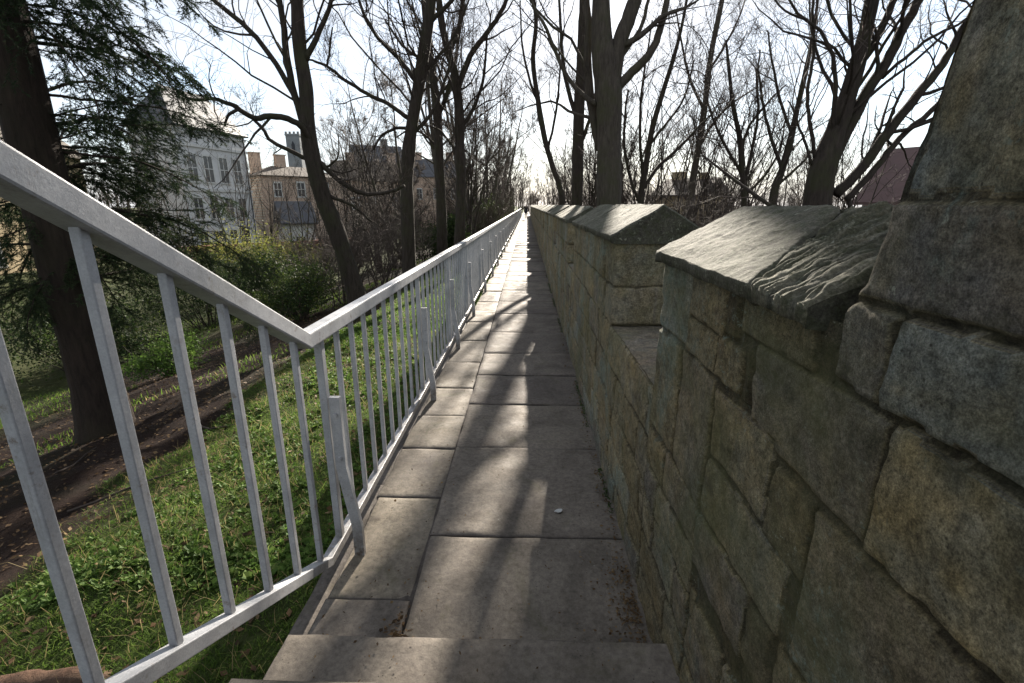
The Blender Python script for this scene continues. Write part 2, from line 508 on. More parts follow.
def gz(x, y):
    x = np.asarray(x, float); y = np.asarray(y, float)
    t = np.maximum(-x - .86, 0)
    left = -.13 - .20 * np.minimum(t, 2.3) - .27 * np.clip(t - 2.3, 0, 9.0)
    t2 = np.maximum(x - .95, 0)
    right = -1.0 - .45 * np.minimum(t2, 5)
    z = np.where(x < -.8, left, np.where(x > .9, right, -.35))
    p = np.stack([x, y, np.zeros_like(x)], -1)
    amp = sstep(.86, 1.3, np.abs(x))
    return z + amp * (.09 * vnoise(p * .9, 3) + .035 * vnoise(p * 3.1, 4) + .35 * vnoise(p * .09, 5) * sstep(6, 16, np.abs(x)))


def axis(lo, hi, dmin, grow, c=0.0):
    a = [c]
    while a[-1] < hi: a.append(a[-1] + max(dmin, abs(a[-1] - c) * grow))
    b = [c]
    while b[-1] > lo: b.append(b[-1] - max(dmin, abs(b[-1] - c) * grow))
    return np.array(b[:0:-1] + a)



def edge_mask(x, y):
    """1 where turf grows, 0 on the bare soil under the conifer"""
    p = np.stack([x, y, x * 0], -1)
    b = -3.15 - .05 * (y - 4) + .5 * vnoise(p * 1.1, 91) + .25 * vnoise(p * 3.3, 92)
    return sstep(-.25, .35, x - b) * np.clip(1.25 + .9 * fbm(p * 1.7, 3, 93), .15, 1)


xs = axis(-700, 700, .07, .035, -.86)
ys = axis(-60, 1500, .09, .035, 2.0)
gx, gy = np.meshgrid(xs, ys, indexing='ij')
g = MB()
zz = gz(gx, gy)
n1, n2 = len(xs), len(ys)
ii, jj = np.meshgrid(np.arange(n1 - 1), np.arange(n2 - 1), indexing='ij')
g.add(np.stack([gx, gy, zz], -1).reshape(-1, 3), np.stack([ii * n2 + jj, (ii + 1) * n2 + jj, (ii + 1) * n2 + jj + 1, ii * n2 + jj + 1], -1).reshape(-1, 4),
      None, np.maximum(edge_mask(gx, gy) * (gx < -.7), sstep(8, 11, -gx + 1.5 * vnoise(np.stack([gx * .4, gy * .4, gx * 0], -1), 7)) * .45).ravel())
tag(g.build("ground", M['soil'], None, True), kind='structure')

# ---------------------------------------------------------------- flagstone path


def slab(mb, x0, x1, y0, y1, z, tone, res, seed, thick=.14):
    """a worn paving slab: gridded top with rounded arrises, plus sides"""
    nx = max(3, int((x1 - x0) / res)); ny = max(3, int((y1 - y0) / res))
    rng = np.random.default_rng(seed)
    e = .007
    fx = np.concatenate([[0, e * .35, e], np.linspace(e, (x1 - x0) - e, nx)[1:-1], [(x1 - x0) - e, (x1 - x0) - e * .35, (x1 - x0)]]) + x0
    fy = np.concatenate([[0, e * .35, e], np.linspace(e, (y1 - y0) - e, ny)[1:-1], [(y1 - y0) - e, (y1 - y0) - e * .35, (y1 - y0)]]) + y0
    X, Y = np.meshgrid(fx, fy, indexing='ij')
    d = np.minimum(np.minimum(X - x0, x1 - X), np.minimum(Y - y0, y1 - Y))
    P = np.stack([X, Y, np.full_like(X, seed * 1.7)], -1)
    tx, ty = rng.normal(0, .005, 2)
    Z = z + tx * (X - (x0 + x1) / 2) + ty * (Y - (y0 + y1) / 2) + .0035 * fbm(P * 4, 3, 1) + .0012 * fbm(P * 22, 3, 2)
    Z -= .006 * (1 - sstep(0, e, d)) + .006 * (1 - sstep(0, .045, d)) * np.clip(vnoise(P * 6, 9), 0, 1)
    Xj = X + .006 * vnoise(P * 7, 11) * (d < .004); Yj = Y + .006 * vnoise(P * 7, 12) * (d < .004)
    a, b = X.shape
    v = np.stack([Xj, Yj, Z], -1).reshape(-1, 3)
    ii, jj = np.meshgrid(np.arange(a - 1), np.arange(b - 1), indexing='ij')
    q = np.stack([ii * b + jj, (ii + 1) * b + jj, (ii + 1) * b + jj + 1, ii * b + jj + 1], -1).reshape(-1, 4)
    tn = np.clip(tone + .0 * d, 0, 1)
    tn = np.where(d < .003, .2, tn).ravel()
    mb.add(v, q, None, tn)
    # sides
    loop = [i * b for i in range(a)] + [(a - 1) * b + j for j in range(1, b)] + [i * b + b - 1 for i in range(a - 2, -1, -1)] + [j for j in range(b - 2, 0, -1)]
    top = v[loop]
    bot = top.copy(); bot[:, 2] = z - thick
    L = len(loop)
    k = np.arange(L)
    mb.add(np.concatenate([top, bot]), np.stack([(k + 1) % L, k, k + L, (k + 1) % L + L], -1), None, .12)


path = MB()
rg = random.Random(3)
SPLIT = -.475
joints = [1.20, 2.07, 2.99, 3.74, 4.45, 5.2]
while joints[-1] < 120: joints.append(joints[-1] + rg.uniform(.8, 1.35))
for k in range(len(joints) - 1):
    a, b = joints[k], joints[k + 1]
    res = .03 if a < 5 else (.08 if a < 14 else .3)
    if k and rg.random() < .14 and a > 5:
        m = rg.uniform(-.1, .15)
        slab(path, SPLIT + .005, m - .004, a + .0025, b - .0025, rg.uniform(-.004, .004), rg.uniform(.4, .8), res, k * 3 + 1)
        slab(path, m + .004, PATH_R + .06, a + .0025, b - .0025, rg.uniform(-.004, .004), rg.uniform(.4, .8), res, k * 3 + 2)
    else:
        slab(path, SPLIT + .002 + rg.uniform(-.001, .003), PATH_R + .06, a + .0025, b - .0025, rg.uniform(-.004, .004), rg.uniform(.38, .75), res, k * 3 + 1)
kj = [1.20, 1.66, 2.40, 2.98, 3.5, 4.1]
while kj[-1] < 120: kj.append(kj[-1] + rg.uniform(.6, 1.1))
for k in range(len(kj) - 1):
    a, b = kj[k], kj[k + 1]
    res = .03 if a < 5 else (.08 if a < 14 else .3)
    slab(path, PATH_L + rg.uniform(-.012, .012), SPLIT - .001 + rg.uniform(-.004, .002), a + .002, b - .002, rg.uniform(-.006, .004), rg.uniform(.5, .95), res, 1000 + k * 3, .2)
slab(path, PATH_L - .10, PATH_L - .012, .9, 2.6, -.055, .35, .03, 7001, .3); slab(path, PATH_L - .085, PATH_L - .012, 2.605, 8, -.075, .3, .06, 7002, .3)
path.box(PATH_L + .02, PATH_R + .05, 1.1, 120, -.5, -.011, .22)          # packed joints and bedding below the slabs
tag(path.build("path", M['flag'], None, True), kind='structure')

# stone steps climbing towards the viewer
st = empty("stone_steps", (-.18, 1.3, 0), "worn stone steps in the foreground between the sloping rail and the wall", "steps")
for k in range(5):
    s_ = MB()
    slab(s_, -.83 - .0 * k, PATH_R + .06, 1.335 - .30 * (k + 1) - .04, 1.335 - .30 * k, .155 * (k + 1), .62, .03, 3000 + k * 7, .157)
    o = s_.build("step", M['flag'], st, True, (0, 0, 0))
    o.location = (.18, -1.3, 0)

# ---------------------------------------------------------------- stone wall
rects = []      # (y0, y1, z0, z1, tone)
near = [
    (-1.2, .40, 1.88, 2.2, .45), (.41, .745, 1.89, 2.2, .88), (-.6, .51, 1.613, 1.87, .5), (.525, .735, 1.613, 1.875, .92),
    (-.5, .745, 1.474, 1.603, .62),
    (.64, .735, 1.335, 1.462, .55), (.13, .63, 1.335, 1.462, .90), (-.6, .12, 1.335, 1.462, .5),
    (.80, 1.09, 1.325, 1.45, .34), (1.105, 1.165, 1.30, 1.42, .12), (1.175, 1.425, 1.285, 1.42, .42), (1.44, 1.76, 1.18, 1.43, .9),
    (.615, 1.0, 1.125, 1.318, .55), (1.012, 1.04, 1.17, 1.31, .06), (1.055, 1.20, 1.175, 1.285, .3), (1.21, 1.43, 1.172, 1.275, .4),
    (-.8, .02, 1.13, 1.322, .4), (.03, .60, 1.13, 1.322, .97),
    (.885, 1.185, .965, 1.145, .74), (.735, .872, .95, 1.105, .22), (.2, .72, .80, 1.112, .5), (-.8, .19, .82, 1.115, .42),
    (1.20, 1.47, .78, 1.16, .52), (1.482, 1.76, .79, 1.165, .38),
    (.775, 1.185, .785, .945, .76), (-.8, .35, .52, .79, .5), (.36, .765, .55, .785, .4), (.78, .875, .62, .775, .2), (.885, 1.195, .60, .772, .6),
]
rects += near
rr_ = random.Random(12)


def fill(y0, y1, zs, lmin=.22, lmax=.55):
    for a, b in zip(zs[:-1], zs[1:]):
        y = y0 - rr_.uniform(0, .3)
        while y < y1:
            L = rr_.uniform(lmin, lmax) * (1.1 if b - a > .2 else .85)
            rects.append((max(y, y0) + .004, min(y + L, y1) - .004, a + .004, b - .004, rr_.choice([.3, .38, .45, .5, .55, .6, .7, .78, .9, .42])))
            y += L


fill(-1.6, 1.2, [-.1, .10, .27, .42, .60 - .08])
fill(1.2, 1.76, [-.1, .12, .30, .47, .62, .775])
fill(1.76, 7.0, [-.1, .13, .31, .50, .70, .925])
fill(7.0, 80, [-.1, .13, .33, .55, .925], .3, .7)
fill(2.7, 80, [.925, 1.15, 1.44])
fill(-1.6, .75, [2.2, 2.45, 2.8])
RA = np.array(rects)
RA[:len(near)] += np.array([-.003, .003, -.003, .003, 0])


def stone_height(u, z, P):
    """relief (0 = mortar bed) and tone for points u along the wall, z up"""
    wu = u + .008 * vnoise(P * 5, 21) + .005 * vnoise(P * 30, 22)
    wz = z + .008 * vnoise(P * 5, 23) + .005 * vnoise(P * 30, 24)
    h = np.full(u.shape, -.010); tn = np.full(u.shape, .04)
    order = np.argsort(u.ravel())
    us = u.ravel()[order]
    for k in range(len(RA)):
        a, b, c, d, t = RA[k]
        lo, hi = np.searchsorted(us, (a - .03, b + .03))
        if hi <= lo: continue
        idx = order[lo:hi]
        w, q = wu.ravel()[idx], wz.ravel()[idx]
        dd = np.minimum(np.minimum(w - a, b - w), np.minimum(q - c, d - q))
        ins = dd > 0
        if not ins.any(): continue
        idx = idx[ins]; dd = dd[ins]; w = w[ins]; q = q[ins]
        rs = np.random.default_rng(k)
        pr, ta, tb = rs.uniform(-.004, .005), rs.normal(0, .013), rs.normal(0, .013)
        hh = -.010 + (.010 + pr + ta * (w - (a + b) / 2) + tb * (q - (c + d) / 2)) * sstep(-.002, .007, dd)
        hh += .0015 * sstep(.0, .05, dd)
        h.ravel()[idx] = hh
        tn.ravel()[idx] = np.where(dd < .0038, .08, t + .04 * vnoise(np.stack([w * 30, q * 30, w * 0], -1), 5))
    chip = np.clip(vnoise(P * 11, 38) - .55, 0, 1)
    h = h + .0035 * fbm(P * 5, 3, 31) + .0034 * fbm(P * 23, 4, 35) - .016 * chip
    return h, tn


def rbox(mb, x0, x1, y0, y1, z0, z1, ysamp, zsamp, faces, r=.02, xs_=None, keep_lo=False, flush_below=None):
    """stone-faced box; chosen faces only, corners rounded, relief along the rounded normal"""
    if xs_ is None: xs_ = np.linspace(x0, x1, max(4, int((x1 - x0) / .025)))
    for f in faces:
        if f in 'xX':
            A, B = np.meshgrid(ysamp, zsamp, indexing='ij')
            P = np.stack([np.full_like(A, x0 if f == 'x' else x1), A, B], -1); u, w = A, B
        elif f in 'yY':
            A, B = np.meshgrid(xs_, zsamp, indexing='ij')
            P = np.stack([A, np.full_like(A, y0 if f == 'y' else y1), B], -1)
            yv = y0 if f == 'y' else y1
            u, w = yv + (A - x0) * (1 if f == 'y' else -1), B
        else:
            A, B = np.meshgrid(xs_, ysamp, indexing='ij')
            P = np.stack([A, B, np.full_like(A, z1)], -1); u, w = B, None
        lo = np.array([x0 + r, y0 + (0 if keep_lo else r), z0]); hi = np.array([x1 - r, y1 - r, z1 - (r if 'Z' in faces else 0)])
        q = np.clip(P, lo, hi)
        if flush_below is not None and f in 'xX':          # no rounded end where the neighbouring masonry carries on
            q[..., 1] = np.where(P[..., 2] < flush_below, P[..., 1], q[..., 1])
        n = P - q
        n /= (np.linalg.norm(n, axis=-1)[..., None] + 1e-9)
        if w is None:
            h = .006 * fbm(P * 5, 4, 51) - .002; tn = np.full(A.shape, .6)
        else:
            h, tn = stone_height(u, w, P)
        V = q + n * (r + h)[..., None]
        a, b = A.shape
        ii, jj = np.meshgrid(np.arange(a - 1), np.arange(b - 1), indexing='ij')
        qd = np.stack([ii * b + jj, (ii + 1) * b + jj, (ii + 1) * b + jj + 1, ii * b + jj + 1], -1).reshape(-1, 4)
        if f in 'xYZ': qd = qd if f != 'x' else qd[:, ::-1]
        if f == 'Y': qd = qd[:, ::-1]
        mb.add(V.reshape(-1, 3), qd, None, tn.ravel())


_G = None


def ysnap(y0, y1):
    """samples along the wall shared by every piece, so that stacked faces meet"""
    return np.concatenate([[y0], _G[(_G > y0 + .002) & (_G < y1 - .002)], [y1]])


def ysamples(y0, y1, k=.0055, dmin=.0055):
    a = [y0]
    while a[-1] < y1:
        a.append(a[-1] + max(dmin, k * max(abs(a[-1]), .2)))
    a = np.array(a)
    a = y0 + (a - y0) * (y1 - y0) / (a[-1] - y0)
    return a


_G = ysamples(-1.6, 78, .0055, .0055)
wall = empty("stone_wall", (.74, 2, 0), "old limestone parapet wall with battlements running along the right of the path", "wall")


def wpart(mb, name, mat, parent=wall, smooth=True):
    o = mb.build(name, mat, parent, smooth)
    if parent is wall: o.matrix_parent_inverse.identity(); o.location = (-.74, -2, 0)
    return o


SILL = .925
b_ = MB()
rbox(b_, WALL_X, WALL_B, -1.6, 78, -.1, SILL, _G, np.linspace(-.1, SILL, 122), 'x')
rbox(b_, WALL_X, WALL_B, -1.6, 78, -.1, SILL, ysamples(1.6, 78, .012, .02), np.array([SILL - .02, SILL]), 'Z')
b_.box(WALL_X + .03, WALL_B, -1.6, 78, -3.6, SILL - .03, .06)
wpart(b_, "wall_base", M['wall'])

# raised stretch beside the steps
b_ = MB()
rbox(b_, WALL_X + .0, WALL_B, -1.6, .755, SILL, 2.75, ysnap(-1.6, .755), np.linspace(SILL, 2.75, 245), 'xY', .009, flush_below=1.43)
for V_ in b_.v:
    V_[:, 1] -= sstep(.1, .70, V_[:, 1]) * (.035 * sstep(1.44, 1.50, V_[:, 2]) + .20 * np.clip(V_[:, 2] - 1.50, 0, .35))
b_.box(WALL_X + .028, WALL_B - .03, -1.6, .60, SILL, 2.70, .06); b_.box(WALL_X + .028, WALL_B - .03, .60, .735, SILL, 1.44, .06)
wpart(b_, "raised_wall", M['wall'])


def coping_slab(mb, y0, y1, eave, ridge, res, seed, over=.035, riven=0.0, tone=.6, sk=(0, 0)):
    """saddle-back coping stone: two slopes, drip edges, gable ends"""
    xm = (WALL_X + WALL_B) / 2
    hw = (WALL_B - WALL_X) / 2 + over
    ny = max(3, int((y1 - y0) / res)); nt = max(5, int(.66 / res))
    prof = []
    th = .036
    for s in np.linspace(0, 1, nt): prof.append((xm - hw + hw * s, eave + (ridge - eave) * s))
    for s in np.linspace(0, 1, nt)[1:]: prof.append((xm + hw * s, ridge - (ridge - eave) * s))
    prof = [(xm - hw + .03, eave - th), (xm - hw + .002, eave - th + .003), (xm - hw, eave - .006)] + prof + [(xm + hw, eave - th * .5), (xm + hw - .03, eave - th)]
    prof = np.array(prof)
    Y = np.linspace(y0, y1, ny)
    PX, PY = np.meshgrid(prof[:, 0], Y, indexing='ij')
    wy = (PY - y0) / (y1 - y0)
    PY = PY + (PX - xm) * (sk[0] * (1 - wy) + sk[1] * wy) * (PX < xm) 
    PZ = np.repeat(prof[:, 1][:, None], ny, 1)
    P = np.stack([PX, PY, PZ], -1)
    S = P + np.array([0, 0, seed * 3.3])
    ed = np.minimum(wy, 1 - wy) * (y1 - y0)
    h = .0035 * fbm(S * 6, 3, 61) + .0028 * fbm(S * 26, 4, 65) - .009 * (1 - sstep(0, .012, ed)) - .002 * (1 - sstep(0, .06, ed))
    if riven:
        # eroded bedding running down the slope at a slant
        wv = .010 * vnoise(S * 4, 71) + .005 * vnoise(S * 16, 74)
        yy = PY + wv - .10 * PX
        k1 = np.stack([PX * 2.2 + seed, yy * 13, PZ * 0], -1); k2 = np.stack([PX * 4 + seed, yy * 46, PZ * 0], -1); k3 = np.stack([PX * 9, yy * 105, PZ * 0], -1)
        gv = lambda n, w: np.exp(-(n / w) ** 2)
        g1, g2, g3 = gv(vnoise(k1, 72), .10), gv(vnoise(k2, 73), .16), gv(vnoise(k3, 76), .25)
        st_ = -.007 * g1 - .008 * g2 - .007 * g3 + .004 * vnoise(S * 60, 75) + .004 * vnoise(k1 * 1.3, 79)
        h += riven * (st_ + .006) * sstep(0, .02, ed + .012) * sstep(eave - .012, eave + .004, PZ)
        tone = tone + .3 - .75 * np.maximum(np.maximum(g1, g2 * .8), g3 * .5)  # crevice dirt, plus groove shade and lit ridges painted into the tone
    nx_ = np.where(PX < xm, -.53, .53)
    V = P + np.stack([nx_ * h, 0 * h, .85 * h], -1)
    V[..., 0] += .010 * vnoise(S * 9, 77) * sstep(hw - .09, hw, np.abs(PX - xm))
    # gable ends pinched inwards a little for a weathered arris
    a, b = PX.shape
    ii, jj = np.meshgrid(np.arange(a - 1), np.arange(b - 1), indexing='ij')
    qd = np.stack([ii * b + jj, (ii + 1) * b + jj, (ii + 1) * b + jj + 1, ii * b + jj + 1], -1).reshape(-1, 4)
    tn = np.clip(tone + (0 * h if riven else .12 * h / .01), 0, 1)
    mb.add(V.reshape(-1, 3), qd, None, tn.ravel())
    for col, yy, sg in ((0, y0, 1), (b - 1, y1, -1)):
        ring = V[:, col, :]
        cen = np.array([xm, yy + .004 * sg, (eave + ridge) / 2 - .02])
        vs_ = np.concatenate([ring, [cen]])
        k = np.arange(a)
        tr = np.stack([k, (k + 1) % a, np.full(a, a)], -1)
        if sg < 0: tr = tr[:, ::-1]
        mb.add(vs_, None, tr, .4)


def merlon(y0, y1, eave, ridge, cuts, k, res, riven=()):
    b = MB()
    kk = max(.0055, .006 * max(y0, 1))
    rbox(b, WALL_X, WALL_B, y0, y1, SILL, eave - .03, ysnap(y0, y1), np.linspace(SILL, eave - .03, int((eave - SILL) / max(.008, .003 * y0))), 'xY' if k == 0 else 'xyY', .012, keep_lo=(k == 0))
    b.box(WALL_X + .028, WALL_B - .01, y0 + (.018 if k else -.05), y1 - .03, SILL - .01, eave - .03, .06)
    xm_ = (WALL_X + WALL_B) / 2
    b.prism([(WALL_X + .01, eave - .032), (WALL_B - .01, eave - .032), (xm_, ridge - .028)], 1, y0 + (.05 if k == 0 else .01), y1 - .01, .06)
    mo = wpart(b, "merlon", M['wall'])
    cs = [y0 - .02 if k else .785] + list(cuts) + [y1 + .02]
    for j in range(len(cs) - 1):
        c = MB()
        coping_slab(c, cs[j] + .006, cs[j + 1] - .006, eave + rr_.uniform(-.006, .006), ridge + rr_.uniform(-.006, .006), res, k * 5 + j, riven=1.0 if j in riven else .0,
                    tone=(.72, .52, .66)[(j + k) % 3], sk=((.0, .75) if (k == 0 and j == 0) else (.75, .0) if (k == 0 and j == 1) else (0, 0)))
        o = c.build("coping_stone", M['coping'], mo, True)


merlon(.755, 1.75, 1.45, 1.60, [1.20], 0, .0045, riven=(0,))
merlon(2.74, 5.1, 1.44, 1.60, [4.0], 1, .012)
y = 5.85
k = 2
while y < 74:
    L = rr_.uniform(2.2, 2.7)
    merlon(y, y + L, 1.44, 1.60 + rr_.uniform(-.01, .01), [y + L * rr_.uniform(.4, .6)], k, .05 if y < 15 else .12)
    y += L + .75
    k += 1

# ---------------------------------------------------------------- railing
RX = -.87
rail = empty("metal_railing", (RX, 1.95, 0), "grey painted steel railing left of the path, sloping down the steps then running level", "railing")


def rpart(mb, name, parent=rail, bv=.004):
    o = mb.build(name, M['rail'], parent, False)
    if parent is rail: o.location = (-RX, -1.95, 0)
    if bv: bevel(o, bv, 2)
    return o


BEND_Y, RZ0, BZ0 = 1.80, 1.088, .085
SLOPE = .55
RXN = lambda y: RX + .05 * max(0, BEND_Y - y)     # the stair flight splays slightly towards the steps


def sweep(mb, pts, w, h):
    """rectangular bar through points, kept plumb"""
    pts = np.array(pts, float)
    vs_ = []
    for i, p in enumerate(pts):
        d = pts[min(i + 1, len(pts) - 1)] - pts[max(i - 1, 0)]
        d /= np.linalg.norm(d)
        side = np.cross(d, (0, 0, 1)); side /= np.linalg.norm(side)
        hz = h if i in (0, len(pts) - 1) else h * 1.02
        upv = np.array((0, 0, 1)) / max(.5, math.sqrt(1 - d[2] ** 2)) if 0 < i < len(pts) - 1 else np.cross(side, d)
        for a, b in ((-1, -1), (1, -1), (1, 1), (-1, 1)):
            vs_.append(p + side * a * w / 2 + upv * b * hz / 2)
    q = []
    for i in range(len(pts) - 1):
        for j in range(4): q.append((i * 4 + j, i * 4 + (j + 1) % 4, i * 4 + 4 + (j + 1) % 4, i * 4 + 4 + j))
    q += [(3, 2, 1, 0), tuple(len(vs_) - 4 + np.array((0, 1, 2, 3)))]
    mb.add(vs_, q)


END = 76
h_ = MB()
sweep(h_, [(RXN(-.6), -.6, RZ0 + SLOPE * (BEND_Y + .6)), (RX, BEND_Y, RZ0), (RX, 6, RZ0), (RX, 25, RZ0), (RX, END, RZ0)], .062, .062)
rpart(h_, "handrail", bv=.007)
h_ = MB()
sweep(h_, [(RXN(-.6), -.6, BZ0 - .008 + SLOPE * (BEND_Y + .6)), (RX, BEND_Y - .02, BZ0 - .008), (RX, 6, BZ0 - .008), (RX, 25, BZ0 - .008), (RX, END, BZ0 - .008)], .046, .042)
rpart(h_, "bottom_rail", bv=.003)
posts = [1.93, 3.82, 5.35, 7.05]
while posts[-1] < END - 2: posts.append(posts[-1] + 2.1)


def bar(mb, x, y, z0, z1, w=.022, d=.022):
    mb.box(x - w / 2, x + w / 2, y - d / 2, y + d / 2, z0, z1)


bal = []
yb = 1.705
while yb > -.5:
    bal.append((RXN(yb), yb, BZ0 + SLOPE * (BEND_Y - yb) + .006, RZ0 + SLOPE * (BEND_Y - yb) - .024)); yb -= .204
for a, b in zip(posts[:-1], posts[1:]):
    n = max(2, round((b - a) / .19))
    for k in range(1, n): bal.append((RX, a + (b - a) * k / n, BZ0 + .01, RZ0 - .027))
bal = [b for b in bal]
front = sorted(bal, key=lambda b: b[1] if b[1] > 0.3 else 99 - b[1])[:100]
rest = [b for b in bal if b not in front]
for (x, y, z0, z1) in front:
    m_ = MB(); bar(m_, x, y, z0, z1)
    rpart(m_, "baluster", bv=.003)
m_ = MB()
for (x, y, z0, z1) in rest: bar(m_, x, y, z0, z1)
o = rpart(m_, "far_balusters", bv=0); o["kind"] = "stuff"; o.name = "baluster_run"
for k, y in enumerate(posts):
    m_ = MB(); bar(m_, RX, y, BZ0 + .012, RZ0 - .028, .032, .036)
    rpart(m_, "panel_post", bv=.003)
    # flat stanchion bolted to the panel post, cranked out to its foot on the path edge
    m_ = MB()
    xf, w = RX + .088, .046
    xa = RX + .043
    line = [(xa, .80), (xa, .46), (xf - .008, .20), (xf, .15), (xf, -.03)]
    tck, yc = .024, y
    for i_ in range(len(line) - 1):
        (x1, z1), (x2, z2) = line[i_], line[i_ + 1]
        m_.add([(x1 - w / 2, yc - tck / 2, z1), (x1 + w / 2, yc - tck / 2, z1), (x1 + w / 2, yc + tck / 2, z1), (x1 - w / 2, yc + tck / 2, z1),
                (x2 - w / 2, yc - tck / 2, z2), (x2 + w / 2, yc - tck / 2, z2), (x2 + w / 2, yc + tck / 2, z2), (x2 - w / 2, yc + tck / 2, z2)],
               [(0, 1, 5, 4), (1, 2, 6, 5), (2, 3, 7, 6), (3, 0, 4, 7)] + ([(0, 3, 2, 1)] if i_ == 0 else []) + ([(4, 5, 6, 7)] if i_ == len(line) - 2 else []))
    sto = rpart(m_, "stanchion", bv=0)
    if y < 12:
        for zc in (.72, .51):
            m_ = MB()
            a = np.arange(6) * math.pi / 3
            m_.prism([(xa + .010 * math.cos(t), zc + .010 * math.sin(t)) for t in a], 1, y - .022, y - .0125)
            o = m_.build("bolt", M['rail'], sto, False)

# ---------------------------------------------------------------- bare trees
TW = random.Random(99)


def unit(v):
    return v / (np.linalg.norm(v) + 1e-9)


def rnd3(rng):
    return unit(np.array([rng.gauss(0, 1), rng.gauss(0, 1), rng.gauss(0, 1)]))


def smooth_path(pts, rads, sub=4):
    """Catmull-Rom through the given points"""
    P = np.array(pts, float); n = len(P)
    Q, rr = [], []
    for i in range(n - 1):
        p0, p1, p2, p3 = P[max(i - 1, 0)], P[i], P[i + 1], P[min(i + 2, n - 1)]
        for s in range(sub):
            t = s / sub
            Q.append(.5 * ((2 * p1) + (-p0 + p2) * t + (2 * p0 - 5 * p1 + 4 * p2 - p3) * t * t + (-p0 + 3 * p1 - 3 * p2 + p3) * t ** 3))
            rr.append(rads[i] * (1 - t) + rads[i + 1] * t)
    Q.append(P[-1]); rr.append(rads[-1])
    return np.array(Q), np.array(rr)


def tubes(mb, P, Rr, n, tone):
    """many tubes at once: P (N, K, 3) centre lines, Rr (N, K) radii"""
    N, K = P.shape[:2]
    if N == 0: return
    tg = np.gradient(P, axis=1)
    tg /= (np.linalg.norm(tg, axis=-1)[..., None] + 1e-9)
    ref = np.where(np.abs(tg[:, :1, 0:1]) < .75, np.array([1., .13, .2]), np.array([.1, 1., .2]))
    u = np.cross(tg, np.broadcast_to(ref, tg.shape)); u /= (np.linalg.norm(u, axis=-1)[..., None] + 1e-9)
    w = np.cross(tg, u)
    a = np.linspace(0, 2 * math.pi, n, endpoint=False)
    V = P[:, :, None, :] + Rr[:, :, None, None] * (np.cos(a)[None, None, :, None] * u[:, :, None, :] + np.sin(a)[None, None, :, None] * w[:, :, None, :])
    base = (np.arange(N) * K * n)[:, None, None]
    i = (np.arange(K - 1) * n)[None, :, None]
    j = np.arange(n)[None, None, :]; j2 = (j + 1) % n
    q = np.stack([base + i + j, base + i + j2, base + i + n + j2, base + i + n + j], -1).reshape(-1, 4)
    mb.add(V.reshape(-1, 3), q, None, np.repeat(tone, K * n))


def resample(Q, rr, K=14):
    Q = np.asarray(Q, float)
    c = np.concatenate([[0], np.cumsum(np.linalg.norm(np.diff(Q, axis=0), axis=1))])
    t = np.linspace(0, c[-1], K)
    return np.stack([np.interp(t, c, Q[:, k]) for k in range(3)], -1), np.interp(t, c, rr)


def shoot(P, Rr, cnt, rng, K, lenf, spread, up, rmin, start, wob=.2, tropism=.3, lmin=.15, flat=None, rk=(.3, .6)):
    """new side shoots from every path in P; cnt = shoots per path"""
    N, K0 = P.shape[:2]
    idx = np.repeat(np.arange(N), cnt)
    m = len(idx)
    if m == 0: return np.zeros((0, K, 3)), np.zeros((0, K))
    L0 = np.linalg.norm(np.diff(P, axis=1), axis=-1).sum(1)[idx]
    t = start + (1 - start) * rng.random(m) ** .85
    f = t * (K0 - 1); i = np.minimum(f.astype(int), K0 - 2); fr = (f - i)[:, None]
    p = P[idx, i] * (1 - fr) + P[idx, i + 1] * fr
    tg = P[idx, i + 1] - P[idx, i]; tg /= (np.linalg.norm(tg, axis=1)[:, None] + 1e-9)
    r0 = np.maximum((Rr[idx, i] * (1 - fr[:, 0]) + Rr[idx, i + 1] * fr[:, 0]) * rng.uniform(rk[0], rk[1], m), rmin)
    sd_ = rng.normal(size=(m, 3))
    if flat is not None:
        sd_ = np.cross(tg, np.array([0, 0, 1.])) * rng.choice([-1, 1], m)[:, None] + rng.normal(size=(m, 3)) * flat
    sd_ -= tg * (sd_ * tg).sum(1)[:, None]; sd_ /= (np.linalg.norm(sd_, axis=1)[:, None] + 1e-9)
    d = tg * rng.uniform(.4, .95, (m, 1)) + sd_ * spread * rng.uniform(.5, 1.1, (m, 1)); d[:, 2] += up * rng.random(m)
    d /= np.linalg.norm(d, axis=1)[:, None]
    L = np.maximum(L0 * lenf * rng.uniform(.45, 1.2, m) * (1.2 - .65 * t), lmin)
    out = [p]
    for k in range(K - 1):
        d = d + rng.normal(size=(m, 3)) * wob; d[:, 2] += tropism * .3
        d /= np.linalg.norm(d, axis=1)[:, None]
        out.append(out[-1] + d * (L / (K - 1))[:, None])
    P2 = np.stack(out, 1)
    R2 = r0[:, None] * (1 - (np.linspace(0, 1, K) ** 1.1)[None, :] * .8)
    R2 = np.maximum(R2, rmin * .55)
    return P2, R2


